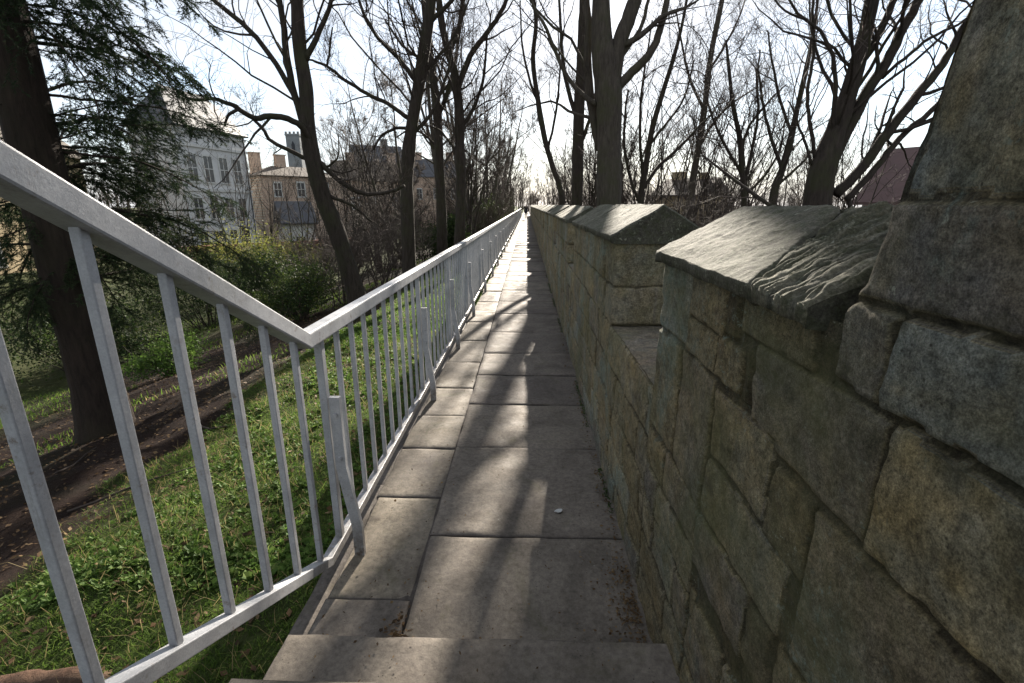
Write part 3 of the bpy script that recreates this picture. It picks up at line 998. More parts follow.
def twigs(wood, fine, pts, rads, rng, level, dens, up=.25, lenf=.5, spread=.9, rmin=.0035, start=.25):
    """side shoots along a limb, then ever finer twigs on those"""
    g = np.random.default_rng(rng.randint(0, 10 ** 9))
    Q, rr = resample(pts, rads)
    L = np.linalg.norm(np.diff(Q, axis=0), axis=1).sum()
    P, Rr = Q[None], rr[None]
    cnt = np.array([int(np.clip(dens * (3 + 2.4 * L), 3, 30))])
    for lv in range(level + 1):
        K = (9, 6, 4)[min(lv + (2 - level), 2)]
        st = start if lv == 0 else .15
        P, Rr = shoot(P, Rr, cnt, g, K, lenf if lv == 0 else lenf * 1.15, spread, up, rmin, st, .20, .30 if lv == 0 else .15, .22)
        big = Rr[:, 0] > .022
        tone = g.random(len(P))
        for mb, sel, n in ((wood, big & (Rr[:, 0] > .04), 6), (wood, big & (Rr[:, 0] <= .04), 5), (fine, ~big & (Rr[:, 0] > .010), 4), (fine, ~big & (Rr[:, 0] <= .010), 3)):
            if sel.any(): tubes(mb, P[sel], Rr[sel], n, tone[sel])
        cnt = g.poisson(dens * (5.0 if lv == 0 else 3.6), len(P)).clip(1, 14)


def pix_tree(name, label, group, Y, trunk, limbs, level=2, dens=1.2, bark='bark_dark', seed=0, twig='twig', rmin=.0036, up=.25, rk=.84, ts=.4):
    """tree whose trunk and main limbs follow measured lines; trunk, limbs = [(u, v, radius_px[, dY])...]"""
    rng = random.Random(seed)
    wood, fine = MB(), MB()

    def conv(line):
        P, r = [], []
        for e in line:
            yy = Y + (e[3] if len(e) > 3 else 0)
            P.append(at(e[0], e[1], yy)); r.append(e[2] / F * yy * rk)
        return P, r
    P, r = conv(trunk)
    base = np.array(P[0])
    gzz = float(gz(base[0], base[1])) - .15
    if base[2] > gzz + .2:                        # carry the foot down to the ground with a root flare
        P = [np.array([base[0], base[1], gzz])] + P; r = [r[0] * 1.35] + r
    else:
        P[0] = np.array([base[0], base[1], min(base[2], gzz)]); r[0] *= 1.3
    foot = np.array([P[0][0], P[0][1], gzz + .15])
    Q, rr = smooth_path(P, r, 5)
    bump_ = np.array([vnoise(q * 3, 8) for q in Q])
    wood.tube(Q, rr * (1 + .1 * bump_), 10, .5)
    twigs(wood, fine, Q, rr * .42, rng, level, dens * .9, up, .42, .9, rmin, ts)
    for ln in limbs:
        P, r = conv(ln)
        Q, rr = smooth_path(P, r, 4)
        Q[1:] += np.array([rnd3(rng) * .012 for _ in range(len(Q) - 1)])
        rr = rr * .86
        wood.tube(Q, rr, 7, .5)
        twigs(wood, fine, Q, rr * .8, rng, level, dens, up, .62, .85, rmin, .12)
    root = empty(name, tuple(foot), label, "tree", group)
    wood.build("trunk", M[bark], root, True, tuple(foot)).location = (0, 0, 0)
    fine.build("crown", M[twig], root, True, tuple(foot)).location = (0, 0, 0)
    return root


G_L = "bare trees on the bank left of the path"
G_R = "bare trees rising behind the parapet wall"
pix_tree("bare_tree", "leaning bare tree on the left bank with a low limb arching left over the houses", G_L, 10.0,
         [(366, 325, 12), (352, 280, 10.5), (338, 235, 9.5), (324, 200, 9), (314, 165, 9), (308, 130, 8), (306, 90, 7.5), (300, 50, 7), (297, 0, 6), (295, -60, 5), (290, -150, 3.5), (280, -260, 1.5)],
         [[(308, 135, 5), (295, 95, 4.5), (287, 55, 4.2), (280, 0, 3.5), (268, -60, 2.5), (250, -140, 1.5)],
          [(303, 118, 4), (288, 84, 3.6), (263, 46, 3.2), (236, 18, 3), (212, -2, 2.5), (185, -30, 2), (140, -60, 1)],
          [(312, 143, 4.5, 0), (298, 124, 4, -.3), (276, 116, 4, -.5), (254, 118, 3.6, -.7), (236, 107, 3, -.9), (214, 99, 2.4, -1), (195, 100, 2, -1.2), (180, 94, 1.3, -1.4), (165, 80, .8, -1.5)],
          [(310, 160, 3.2), (292, 152, 2.8), (272, 142, 2.5), (262, 128, 2.2), (252, 117, 2)],
          [(238, 109, 2.2, -.9), (229, 114, 2, -.9), (224, 126, 1.2, -.9)],
          [(313, 158, 4), (326, 168, 3.6), (341, 182, 3.2), (362, 193, 3), (385, 193, 2.4), (405, 186, 1.8)],
          [(306, 60, 4), (320, 30, 3.2), (332, 0, 2.5), (345, -50, 1.6)],
          [(318, 180, 3), (330, 196, 2.5), (352, 205, 1.8), (372, 222, 1.2)]],
         level=2, dens=1.0, seed=3)
pix_tree("bare_tree", "straight dark bare tree on the left bank, second along the railing", G_L, 13.0,
         [(410, 310, 9.5), (409, 255, 8), (407, 200, 7.5), (408, 160, 7), (412, 125, 7), (418, 90, 6.5), (424, 50, 6), (430, 10, 5.5), (436, -40, 4.5), (440, -110, 3), (445, -200, 1.5)],
         [[(408, 118, 3), (388, 104, 2.6), (366, 93, 2.4), (345, 80, 2.1), (325, 65, 1.8), (310, 60, 1.2)],
          [(327, 66, 1.5), (330, 50, 1.3), (332, 27, .9)],
          [(415, 80, 3.2), (398, 58, 2.8), (378, 38, 2.4), (364, 15, 2), (355, -15, 1.5), (350, -60, 1)],
          [(428, 25, 3), (446, 6, 2.5), (470, -20, 1.8), (490, -60, 1.2)],
          [(411, 130, 2.4), (396, 128, 2), (380, 137, 1.6), (374, 150, 1)],
          [(411, 135, 2.6), (428, 118, 2.2), (441, 92, 1.8), (450, 60, 1.3), (452, 30, .8)],
          [(420, 75, 2.5), (440, 55, 2), (458, 28, 1.5), (470, -5, 1)]],
         level=2, dens=1.1, seed=4)
pix_tree("bare_tree", "slim bare tree forked high up, standing just right of the straight dark trunk", G_L, 17.0,
         [(443, 280, 6.5), (441, 200, 5.5), (439, 150, 5), (437, 110, 5), (432, 70, 4.5), (428, 40, 4), (424, 0, 3.5), (418, -60, 2.5), (412, -140, 1.2)],
         [[(437, 120, 3), (448, 90, 2.5), (456, 55, 2), (462, 15, 1.5), (468, -30, 1)],
          [(433, 80, 2.6), (420, 60, 2.2), (402, 45, 1.6), (385, 20, 1)],
          [(439, 150, 2), (425, 135, 1.6), (410, 130, 1.2), (395, 138, .8)]], level=2, dens=1.0, seed=5)
pix_tree("bare_tree", "bare tree with a wide V fork above the middle of the railing", G_L, 15.0,
         [(458, 270, 7), (461, 200, 6), (460, 150, 5.5), (459, 110, 5.5), (455, 75, 4.5), (447, 48, 4), (441, 18, 3.6), (437, -25, 3), (432, -90, 2), (428, -160, 1)],
         [[(458, 90, 4), (470, 56, 3.4), (488, 32, 3), (504, 6, 2.5), (514, -25, 1.8), (522, -70, 1)],
          [(460, 130, 2.6), (475, 105, 2.2), (484, 75, 1.8), (487, 40, 1.2), (492, 10, .8)],
          [(450, 55, 2.4), (458, 30, 2), (462, 0, 1.5), (466, -40, 1)],
          [(461, 160, 2), (448, 140, 1.6), (436, 128, 1.2), (420, 125, .8)]], level=2, dens=1.0, seed=6)
pix_tree("multi_stem_tree", "largest bare tree behind the wall, thick trunk just right of the path's end", G_R, 12.0,
         [(608, 320, 17), (608, 260, 15), (609, 200, 13.5), (609, 150, 13), (609, 105, 14), (606, 70, 14), (602, 40, 10), (601, 0, 8.5), (603, -50, 8.5), (606, -130, 7), (608, -220, 4)],
         [[(610, 90, 12), (617, 50, 10), (627, 22, 9), (636, -8, 8.5), (634, -45, 9), (622, -90, 9), (618, -160, 7), (620, -260, 3)],  # unseen upper end added, bent back to keep sun off the raised wall
          [(617, 88, 6), (632, 72, 5.5), (648, 56, 5), (658, 36, 4.5), (665, 10, 4), (671, -20, 3), (680, -70, 2)],
          [(600, 150, 6, .3), (592, 110, 6, .3), (588, 70, 5, .3), (588, 20, 4.2, .3), (584, -40, 3, .3), (580, -110, 1.5, .3)],
          [(596, 105, 3.5), (580, 92, 3), (563, 70, 2.5), (547, 30, 2), (534, 8, 1.6), (520, -30, 1)],
          [(618, 60, 3), (640, 30, 2.4), (648, 0, 2), (660, -40, 1.2)]],
         level=2, dens=.55, bark='bark_grey', seed=7, ts=.8, rk=.84)
pix_tree("bare_tree", "dark slender trunk close against the left side of the largest tree behind the wall", G_R, 19.0,
         [(574, 320, 6.5), (576, 250, 6), (577, 200, 5.6), (578, 150, 5.4), (579, 110, 5.2), (581, 70, 4.8), (583, 30, 4.6), (585, -20, 4.4), (586, -100, 4), (586, -220, 3), (585, -330, 1.5)],
         [[(579, 125, 2.8), (568, 90, 2.4), (562, 55, 2), (560, 10, 1.5), (556, -40, 1)],
          [(578, 150, 2.4), (590, 118, 2), (598, 80, 1.6), (600, 40, 1)]], level=2, dens=.6, bark='bark_dark', seed=17, ts=.75, rk=.95)
pix_tree("bare_tree", "thin curved stem leaning left above the first far coping stones", G_R, 14.0,
         [(566, 280, 4.2), (562, 200, 3.6), (552, 165, 3.4), (545, 140, 3.2), (538, 100, 3), (533, 60, 2.6), (536, 20, 2.2), (530, -20, 1.8), (524, -80, 1)],
         [[(540, 110, 2), (528, 75, 1.7), (522, 40, 1.3), (520, 0, .9)], [(548, 150, 2), (556, 110, 1.7), (560, 70, 1.3), (558, 30, .8)]], level=2, dens=1.1, seed=18, rk=.75)
pix_tree("bare_tree", "dark stout tree beside the raised wall, its limbs sweeping up to the right", G_R, 9.0,
         [(814, 330, 26), (815, 240, 23), (818, 195, 21), (824, 165, 19), (836, 130, 13), (848, 95, 12), (859, 58, 10.5), (868, 20, 9), (876, -25, 8), (886, -90, 6), (895, -170, 3)],
         [[(832, 165, 10), (850, 125, 9.5), (868, 92, 9), (886, 62, 8), (904, 28, 7.5), (921, -4, 6.5), (945, -50, 5), (970, -120, 3)],
          [(862, 62, 6), (876, 40, 6), (889, 12, 5.5), (900, -20, 5), (915, -80, 3)],
          [(836, 195, 9), (862, 168, 8.5), (890, 130, 8), (918, 95, 7.5), (942, 65, 6.5), (962, 30, 5.5), (985, -10, 4)],
          [(846, 200, 6), (876, 168, 5.5), (900, 138, 5), (930, 112, 4.5), (955, 85, 3)],
          [(882, 78, 3), (905, 58, 2.8), (930, 38, 2.5), (958, 24, 2), (990, 5, 1.5)],
          [(816, 160, 3.4), (809, 120, 3), (808, 90, 2.8), (813, 55, 2.5), (813, 20, 2.3), (812, -20, 1.8), (806, -80, 1)],
          [(812, 165, 2.6), (804, 140, 2.2), (797, 120, 1.6), (788, 100, 1)],
          [(808, 20, 1.8), (785, 10, 1.5), (765, -10, 1)],
          [(848, 200, 4), (852, 215, 4), (850, 240, 5)]],
         level=2, dens=.95, seed=8, rk=.63)
pix_tree("bare_tree", "thin upright mossy trunk between the largest tree and the right hand tree", G_R, 20.0,
         [(686, 270, 4.2), (691, 195, 3.7), (698, 150, 3.4), (705, 105, 3.2), (711, 55, 2.8), (722, 0, 2.4), (732, -60, 1.5)],
         [[(698, 150, 2), (712, 125, 1.7), (730, 105, 1.3), (752, 90, .9)], [(704, 110, 2), (690, 80, 1.6), (682, 45, 1.2), (676, 10, .8)],
          [(709, 70, 1.8), (722, 50, 1.5), (738, 20, 1), (748, -10, .7)]], level=2, dens=1.1, bark='bark_grey', seed=9)
pix_tree("bare_tree", "short leaning bare tree just left of the stout right hand trunk", G_R, 16.0,
         [(768, 280, 5), (773, 200, 4.4), (782, 170, 4), (790, 142, 3.6), (797, 110, 3), (806, 70, 2.4), (814, 30, 1.8), (820, -20, 1)],
         [[(782, 170, 2.5), (772, 140, 2.1), (764, 110, 1.7), (758, 70, 1.2)], [(792, 135, 2.2), (780, 100, 1.8), (772, 60, 1.3), (768, 30, .8)],
          [(778, 185, 2), (800, 165, 1.6), (812, 150, 1)]], level=2, dens=1.2, seed=10)
pix_tree("bare_tree", "twiggy many stemmed tree in the middle of the right hand sky", G_R, 18.0,
         [(742, 280, 4), (744, 200, 3.4), (742, 170, 3), (740, 140, 2.7), (733, 105, 2.3), (729, 70, 1.8), (726, 40, 1)],
         [[(743, 185, 2.4), (752, 150, 2), (758, 115, 1.7), (757, 80, 1.2), (760, 50, .8)], [(742, 175, 2.2), (728, 150, 1.9), (715, 125, 1.5), (706, 95, 1)],
          [(741, 150, 2), (750, 125, 1.7), (770, 100, 1.3), (786, 85, .9)], [(745, 195, 2), (765, 175, 1.7), (780, 150, 1.3), (785, 120, .8)]], level=2, dens=1.35, seed=11)
pix_tree("multi_stem_tree", "fan shaped bare tree right of the largest trunk, branches spreading to the right", G_R, 15.0,
         [(640, 280, 5.5), (641, 200, 5), (646, 165, 4.5), (652, 130, 4), (662, 95, 3.4), (673, 60, 2.8), (682, 25, 2.2), (690, -20, 1.5)],
         [[(642, 190, 3.5), (660, 165, 3), (682, 145, 2.5), (700, 125, 1.8), (716, 110, 1)], [(643, 180, 3), (640, 140, 2.6), (641, 100, 2.2), (646, 60, 1.6), (652, 20, 1)],
          [(649, 145, 2.6), (665, 125, 2.2), (684, 98, 1.8), (694, 60, 1.2)], [(640, 205, 3), (628, 170, 2.6), (624, 130, 2.2), (628, 90, 1.5)]], level=2, dens=1.2, seed=12, rk=.62)


# free-standing generated trees, used for the rows that fade into the distance
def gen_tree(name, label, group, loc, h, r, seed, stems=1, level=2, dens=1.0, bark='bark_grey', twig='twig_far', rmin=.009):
    rng = random.Random(seed)
    wood, fine = MB(), MB()
    for s in range(stems):
        p = np.array([0., 0., -.2]) + (np.array([rng.uniform(-.3, .3), rng.uniform(-.3, .3), 0]) if stems > 1 else 0)
        d = unit(np.array([rng.uniform(-.16, .16), rng.uniform(-.16, .16), 1]) if stems == 1 else np.array([rng.uniform(-.4, .4), rng.uniform(-.4, .4), 1]))
        q, rr = [p], [r * 1.25]
        n = 12
        for k in range(n):
            d = unit(d + rnd3(rng) * .09 + np.array([0, 0, .06]))
            q.append(q[-1] + d * h / n); rr.append(r * (1 - .85 * (k + 1) / n))
        q = np.array(q); rr = np.array(rr)
        wood.tube(q, rr, 8, .5)
        for _ in range(8):
            i = rng.randint(3, n - 1)
            a = rng.uniform(0, 2 * math.pi)
            dd = unit(np.array([math.cos(a), math.sin(a), rng.uniform(.5, 1.3)]))
            ln = h * rng.uniform(.22, .42) * (1.2 - i / n * .6)
            lq = [q[i]]
            for _k in range(7):
                dd = unit(dd + rnd3(rng) * .16 + np.array([0, 0, .1]))
                lq.append(lq[-1] + dd * ln / 7)
            lr = np.linspace(rr[i] * .55, .012, 8)
            wood.tube(np.array(lq), lr, 5, .5, cap=False)
            twigs(wood, fine, np.array(lq), lr, rng, level, dens, .25, .42, .9, rmin, .15)
    root = empty(name, loc, label, "tree", group)
    wood.build("trunk", M[bark], root, True)
    fine.build("crown", M[twig], root, True)
    return root


def copy_tree(o, loc, rz, sc, label=None, group=None):
    c = o.copy(); C.objects.link(c)
    c.location = loc; c.rotation_euler = (0, 0, rz); c.scale = (sc, sc, sc)
    if label: c["label"] = label
    if group: c["group"] = group
    for ch in list(o.children):
        d = ch.copy(); C.objects.link(d); d.parent = c
    return c


FAR_L = "bare trees lining the far end of the path on the left"
FAR_R = "bare trees crowding behind the far end of the wall"
LAB_FL = "slim bare tree in the far row left of the path"
LAB_FR = "slim bare tree in the far row behind the parapet wall"
protos = [gen_tree("bare_tree", LAB_FL, FAR_L, (-3.4, 21, float(gz(-3.4, 21.))), 11, .13, 41, 1, 2, .8),
          gen_tree("bare_tree", LAB_FL, FAR_L, (-2.6, 25, float(gz(-2.6, 25.))), 10, .11, 42, 2, 2, 1.0),
          gen_tree("bare_tree", LAB_FL, FAR_L, (-4.6, 28, float(gz(-4.6, 28.))), 12, .15, 43, 1, 2, .8)]
spots = [(-2.2, 30), (-6.5, 24), (-3.0, 35), (-5.5, 37), (-2.3, 42), (-4.3, 46), (-8.5, 33), (-2.2, 52), (-3.6, 58), (-6.6, 50), (-2.1, 66), (-10, 44), (-3.4, 74), (-5.2, 66),
         (-13, 38), (-2.2, 82), (-1.8, 92), (-4.5, 88), (-9, 60), (-14, 58), (-8, 78)]
for i, (x, y) in enumerate(spots):
    copy_tree(protos[i % 3], (x, y, float(gz(x, y)) - .1), TW.uniform(0, 6.28), TW.uniform(.8, 1.15), LAB_FL, FAR_L)
spotsR = [(3.2, 24), (1.9, 28), (4.4, 31), (2.2, 36), (3.4, 42), (1.9, 47), (5.5, 40), (2.6, 54), (4.2, 60), (1.9, 66), (3.0, 74), (6.4, 52), (1.7, 84), (3.8, 88), (7.5, 70), (.6, 98), (-.4, 112), (.4, 122), (1.6, 108), (-1.2, 120),
          (9, 46), (12, 60), (9.5, 80), (15, 75), (14, 44), (19, 52), (24, 62), (21, 40)]
for i, (x, y) in enumerate(spotsR):
    if y < 97: x = x + 1.1 + .012 * y
    zt = float(gz(x, y)) if y < 97 or x > 1 else -.4
    copy_tree(protos[(i + 1) % 3], (x, y, zt - .1), TW.uniform(0, 6.28), TW.uniform(.65, .95), LAB_FR, FAR_R)


CP_R = "coppiced bare trees behind the parapet wall"
CP_L = "coppiced bare saplings below the left bank"
LAB_CR = "many stemmed thin bare tree rising behind the parapet wall"
LAB_CL = "many stemmed thin bare sapling in front of the houses on the left"
cop = [gen_tree("coppiced_tree", LAB_CR, CP_R, (3.6, 26, -3.0), 9, .07, 51, 6, 2, .55, 'bark_dark', 'twig', .006),
       gen_tree("coppiced_tree", LAB_CR, CP_R, (*at(668, 205, 21)[:2], -3.0), 9.5, .06, 52, 7, 2, .5, 'bark_dark', 'twig', .006)]
for i, (u, y, sc) in enumerate([(588, 44, 1.0), (606, 30, .95), (572, 52, 1.1), (640, 27, 1), (622, 22, .85), (720, 25, .95), (756, 22, .9), (700, 34, 1.1), (790, 27, 1), (590, 36, .9), (845, 22, .9), (561, 66, 1.1)]):
    x = float(at(u, 205, y)[0])
    copy_tree(cop[i % 2], (x, y, float(gz(x, y)) - .1 if x > .95 else -.4), TW.uniform(0, 6.28), sc, LAB_CR, CP_R)
for i, (u, y, sc) in enumerate([(185, 26, .75), (232, 30, .8), (290, 24, .7), (340, 27, .9), (372, 24, .8), (318, 36, .8), (398, 38, .9), (478, 34, 1.0), (470, 22, .8), (360, 44, 1.1), (500, 48, 1.0), (150, 34, .8), (265, 40, .85)]):
    x = float(at(u, 205, y)[0])
    copy_tree(cop[i % 2], (x, y, float(gz(x, y)) - .1), TW.uniform(0, 6.28), sc, LAB_CL, CP_L)


# ---------------------------------------------------------------- leaves / shrubs
def leaf_cloud(mb, P, size, rng, tone, asp=.55):
    """one folded leaf (two triangles) at each point"""
    n = len(P)
    a = rng.normal(size=(n, 3)); a /= np.linalg.norm(a, axis=1)[:, None]
    b = np.cross(a, rng.normal(size=(n, 3))); b /= (np.linalg.norm(b, axis=1)[:, None] + 1e-9)
    s = size * rng.uniform(.6, 1.3, (n, 1))
    v = np.stack([P, P + a * s * .5 + b * s * asp * .5, P + a * s, P + a * s * .5 - b * s * asp * .5], 1)
    k = np.arange(n)[:, None] * 4
    mb.add(v.reshape(-1, 3), k + np.array([[0, 1, 2, 3]]), None, np.repeat(np.clip(tone + rng.normal(0, .18, n), 0, 1), 4))


def shrub(name, label, cat, group, loc, rad, h, n, size, mat, seed, nst=16, tone=.45, twigmat='twig', lumps=14, only_twigs=False, asp=.55):
    rng = np.random.default_rng(seed); pr = random.Random(seed)
    x, y = loc
    z = float(gz(x, y))
    stem, lv = MB(), MB()
    tips = []
    for k in range(nst):
        a = pr.uniform(0, 6.28); s = pr.uniform(.15, .95)
        tip = np.array([math.cos(a) * rad * s, math.sin(a) * rad * s, h * (pr.uniform(.55, 1.0) * math.sqrt(max(.05, 1 - (s * .85) ** 2)))])
        b0 = np.array([math.cos(a) * rad * .2 * pr.random(), math.sin(a) * rad * .2 * pr.random(), -.1])
        mid = (b0 + tip) / 2 + np.array([0, 0, h * .15]) + rnd3(pr) * rad * .08
        Q, rr = smooth_path([b0, mid, tip], [.02, .013, .006], 4)
        stem.tube(Q, rr, 4, .5, cap=False)
        twigs(stem, stem, Q, rr, pr, 1, .9 if not only_twigs else 1.7, .2, .45, .9, .0045, .2)
        tips.append(tip)
    root = empty(name, (x, y, z), label, cat, group)
    stem.build("stem", M[twigmat], root, True)
    if not only_twigs:
        T = np.array(tips)
        idx = rng.integers(0, len(T), n)
        sc = np.array([rad, rad, h]) * rng.uniform(.10, .28, (len(T), 1))
        P = T[idx] * rng.uniform(.72, 1.05, (n, 1)) + rng.normal(size=(n, 3)) * sc[idx] * .8
        P[:, 2] = np.maximum(P[:, 2], .02)
        tn = tone + rng.normal(0, .15, len(T))
        leaf_cloud(lv, P, size, rng, tn[idx], asp)
        lv.build("foliage", M[mat], root, False)
    return root


def x_of(u, y): return float(at(u, 205, y)[0])


B_G = "shrubs in the gardens below the left bank"
shrub("shrub", "yellow green shrub below the pale grey house", "shrub", B_G, (x_of(238, 24), 24), 2.4, 3.0, 9000, .09, 'leaf_yellow', 1, 22, .6)
shrub("shrub", "sunlit olive shrub right of the yellow green one, under the brick house", "shrub", B_G, (x_of(282, 22), 22), 2.2, 2.5, 9000, .08, 'leaf_yellow', 2, 22, .35)
shrub("shrub", "dark evergreen shrub in the dip left of the leaning bare tree", "shrub", B_G, (x_of(262, 15), 15), 1.9, 1.9, 12000, .075, 'leaf', 3, 22, .35)
shrub("shrub", "low dark ivy covered shrub seen just above the dip of the handrail", "shrub", B_G, (x_of(292, 12.5), 12.5), 1.3, 1.2, 9000, .06, 'leaf', 4, 20, .55)
shrub("shrub", "broad bush spreading below the conifer branches", "shrub", B_G, (x_of(190, 17), 17), 2.6, 2.2, 12000, .08, 'leaf', 5, 24, .3)
shrub("shrub", "green bush at the far left behind the conifer trunk", "shrub", B_G, (x_of(40, 13), 13), 2.2, 1.9, 10000, .08, 'leaf', 6, 22, .3)
shrub("shrub", "small bright green bush between the conifer trunk and the handrail", "shrub", B_G, (x_of(140, 9), 9), .8, .7, 5000, .06, 'weed', 7, 16, .6)
T_G = "leafless thickets on the bank beyond the railing"
th = [(335, 14, 2.0, 2.8, "brown leafless thicket right of the leaning bare tree"), (375, 17, 2.3, 3.0, "grey leafless thicket left of the straight dark trunk"),
      (430, 20, 2.0, 3.2, "leafless thicket between the straight dark trunk and the forked tree"), (478, 26, 2.0, 3.4, "leafless thicket near the middle of the railing"),
      (310, 20, 2.4, 2.8, "twiggy thicket behind the leaning bare tree"), (392, 30, 3.2, 4.5, "tall twiggy thicket in front of the distant slate roofs"), (500, 36, 2.4, 4.2, "dense twiggy thicket beside the far end of the railing"),
      (455, 34, 3.0, 4.6, "tall grey thicket behind the wide V forked tree"), (345, 30, 3.2, 3.6, "far thicket below the distant chimneys")]
for k, (u, y, r_, h__, lab) in enumerate(th):
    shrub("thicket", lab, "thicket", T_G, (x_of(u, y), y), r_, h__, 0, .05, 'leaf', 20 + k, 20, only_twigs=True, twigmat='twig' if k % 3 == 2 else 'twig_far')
G_IV = "evergreen clumps along the left side of the far path"
for k, (x, y, r_, h__, lab) in enumerate([(-3.1, 19.5, 1.0, 1.6, "dark holly clump close behind the railing, nearest of the evergreens"), (-2.5, 29, 1.0, 2.2, "dark evergreen clump half way along the railing"),
                                         (-2.6, 40, 1.2, 2.9, "tall evergreen clump farther along the railing"), (-2.4, 56, 1.2, 3.0, "evergreen clump near the walking person"), (-6.5, 30, 1.8, 2.6, "broad evergreen clump set back from the railing")]):
    shrub("evergreen_shrub", lab, "shrub", G_IV, (x, y), r_, h__, 7000, .09, 'leaf', 60 + k, 16, .4)
H_G = "leafless hedging behind the parapet wall"
for k, (u, y, r_, h__, lab) in enumerate([(712, 13, 1.9, 4.7, "brown leafless hedge seen above the gap in the battlements"), (762, 12, 1.7, 4.5, "brown leafless hedge left of the stout right hand trunk"),
                                         (672, 17, 2.0, 4.9, "leafless hedge beside the farther coping stone"), (880, 10, 1.5, 4.7, "grey leafless bush below the sweeping limbs on the right"), (800, 18, 2.4, 5.2, "leafless bush far behind the stout right hand trunk")]):
    shrub("leafless_hedge", lab, "hedge", H_G, (x_of(u, y), y), r_, h__, 0, .05, 'leaf', 80 + k, 30, only_twigs=True)

# ---------------------------------------------------------------- conifer on the left
cx, cy = -5.25, 5.4
cz = float(gz(cx, cy))
con = empty("conifer_tree", (cx, cy, cz), "dark evergreen conifer at the left edge with drooping needle branches", "tree")
rng = random.Random(5)
nr = np.random.default_rng(5)
wood, fol = MB(), MB()
tp = np.array([[cx - .02, cy, cz - .2], [cx, cy, cz + .15], [cx + .01, cy, cz + 1], [cx - .03, cy, cz + 3], [cx - .05, cy + .05, cz + 6], [cx, cy, cz + 11]])
Q, rr = smooth_path(tp, [.40, .29, .25, .235, .19, .07], 6)
wood.tube(Q, rr * (1 + .06 * np.array([vnoise(q * 4, 3) for q in Q])), 14, .5)


def spray(start, dirv, length, droop, dens, tone, seed):
    """conifer bough: woody axis, flat side shoots, needles along every shoot"""
    rg_ = random.Random(seed); rn = np.random.default_rng(seed)
    d = unit(np.array(dirv, float)); q = [np.array(start, float)]
    n = 13
    for k in range(n):
        d = unit(d + np.array([0, 0, -droop * (k / n)]) + rnd3(rg_) * .15 + np.array([0, 0, .05 * math.sin(k * .9 + seed)]))
        q.append(q[-1] + d * length / n)
    q = np.array(q)
    rr = np.linspace(.021 * length / 2.4, .004, n + 1)
    wood.tube(q, rr, 5, .5, cap=False)
    P1, R1 = shoot(q[None], rr[None], np.array([int(13 * length * dens)]), rn, 7, .36, .9, -.1, .003, .06, .13, -.3, .14, flat=.5, rk=(.2, .4))
    P2, R2 = shoot(P1, R1, rn.poisson(8, len(P1)), rn, 5, .42, .8, -.05, .002, .1, .12, -.3, .07, flat=.45)
    tubes(wood, P1, R1, 3, np.full(len(P1), .5)); tubes(wood, P2, R2, 3, np.full(len(P2), .5))
    for P, per in ((P1, 170), (P2, 220)):
        L = np.linalg.norm(np.diff(P, axis=1), axis=-1).sum(1)
        c = np.maximum((L * per).astype(int), 3)
        idx = np.repeat(np.arange(len(P)), c); m = len(idx)
        f = rn.random(m) * (P.shape[1] - 1.001); i = f.astype(int); fr = (f - i)[:, None]
        bp = P[idx, i] * (1 - fr) + P[idx, i + 1] * fr
        tgn = P[idx, i + 1] - P[idx, i]; tgn /= (np.linalg.norm(tgn, axis=1)[:, None] + 1e-9)
        rd = rn.normal(size=(m, 3)); rd[:, 2] *= .6
        nd = tgn * .7 + rd * .6; nd /= np.linalg.norm(nd, axis=1)[:, None]
        ln = rn.uniform(.022, .050, (m, 1))
        wd = np.cross(nd, rn.normal(size=(m, 3))); wd /= np.linalg.norm(wd, axis=1)[:, None]
        v = np.stack([bp - wd * .0033, bp + wd * .0033, bp + nd * ln], 1)
        fol.add(v.reshape(-1, 3), None, (np.arange(m)[:, None] * 3 + np.array([[0, 1, 2]])), np.repeat(np.clip(tone + rn.normal(0, .2, m), 0, 1), 3))


# boughs measured from the photograph: (start v on trunk, tip u, tip v, tip distance)
boughs = [(-60, 150, -40, 5.2), (-25, 190, 28, 5.0), (0, 170, 60, 5.6), (22, 195, 42, 5.9), (8, 120, -5, 4.6), (40, 130, 75, 6.3), (95, 225, 112, 6.6), 
          (165, 170, 205, 6.6), (230, 210, 262, 7.2), (255, 160, 285, 6.8), (280, 225, 300, 7.9),
          (150, -40, 205, 4.9), (190, -70, 240, 4.8), (215, -20, 280, 4.7), (240, -80, 300, 5.2), (260, 10, 330, 4.7), (275, -60, 345, 5.2), (20, -80, 60, 5), (-80, -60, -40, 5),
          (200, 255, 290, 7.5), (140, 152, 165, 6.2), (165, 155, 198, 6.8), (120, 168, 138, 6.6), (185, 140, 212, 6.4), (210, 165, 245, 6.6), (150, 120, 150, 7.2), (175, 165, 178, 7.6), (225, 200, 268, 7.0), (215, 190, 275, 5.9), (235, 150, 300, 5.8), (250, 240, 310, 6.9), (225, 70, 275, 5.3), (255, 40, 320, 5.2), (115, 150, 130, 5.9), (95, 180, 130, 7.8), (130, 165, 150, 8.2), (-10, 130, 30, 4.7), (-40, 205, 5, 6.4), (90, -30, 150, 4.9), (130, -60, 180, 5.3), (235, 110, 290, 5.4), (225, 30, 300, 6.5), (200, 10, 250, 6.6), (265, 20, 318, 6.9)]
for k, (v0, tu, tv, ty) in enumerate(boughs):
    zst = float(at(40, v0, cy)[2])
    st_ = np.array([cx, cy, zst])
    tip = at(tu, tv, ty)
    dv = tip - st_
    L = float(np.linalg.norm(dv))
    spray(st_, unit(dv + np.array([0, 0, .22 * L])), L * 1.06, .14, .78 if 90 < tv < 235 else (1.0 if tv < 90 else 1.2), (.3 if tv < 180 else .6) + rng.uniform(-.1, .1), 200 + k)
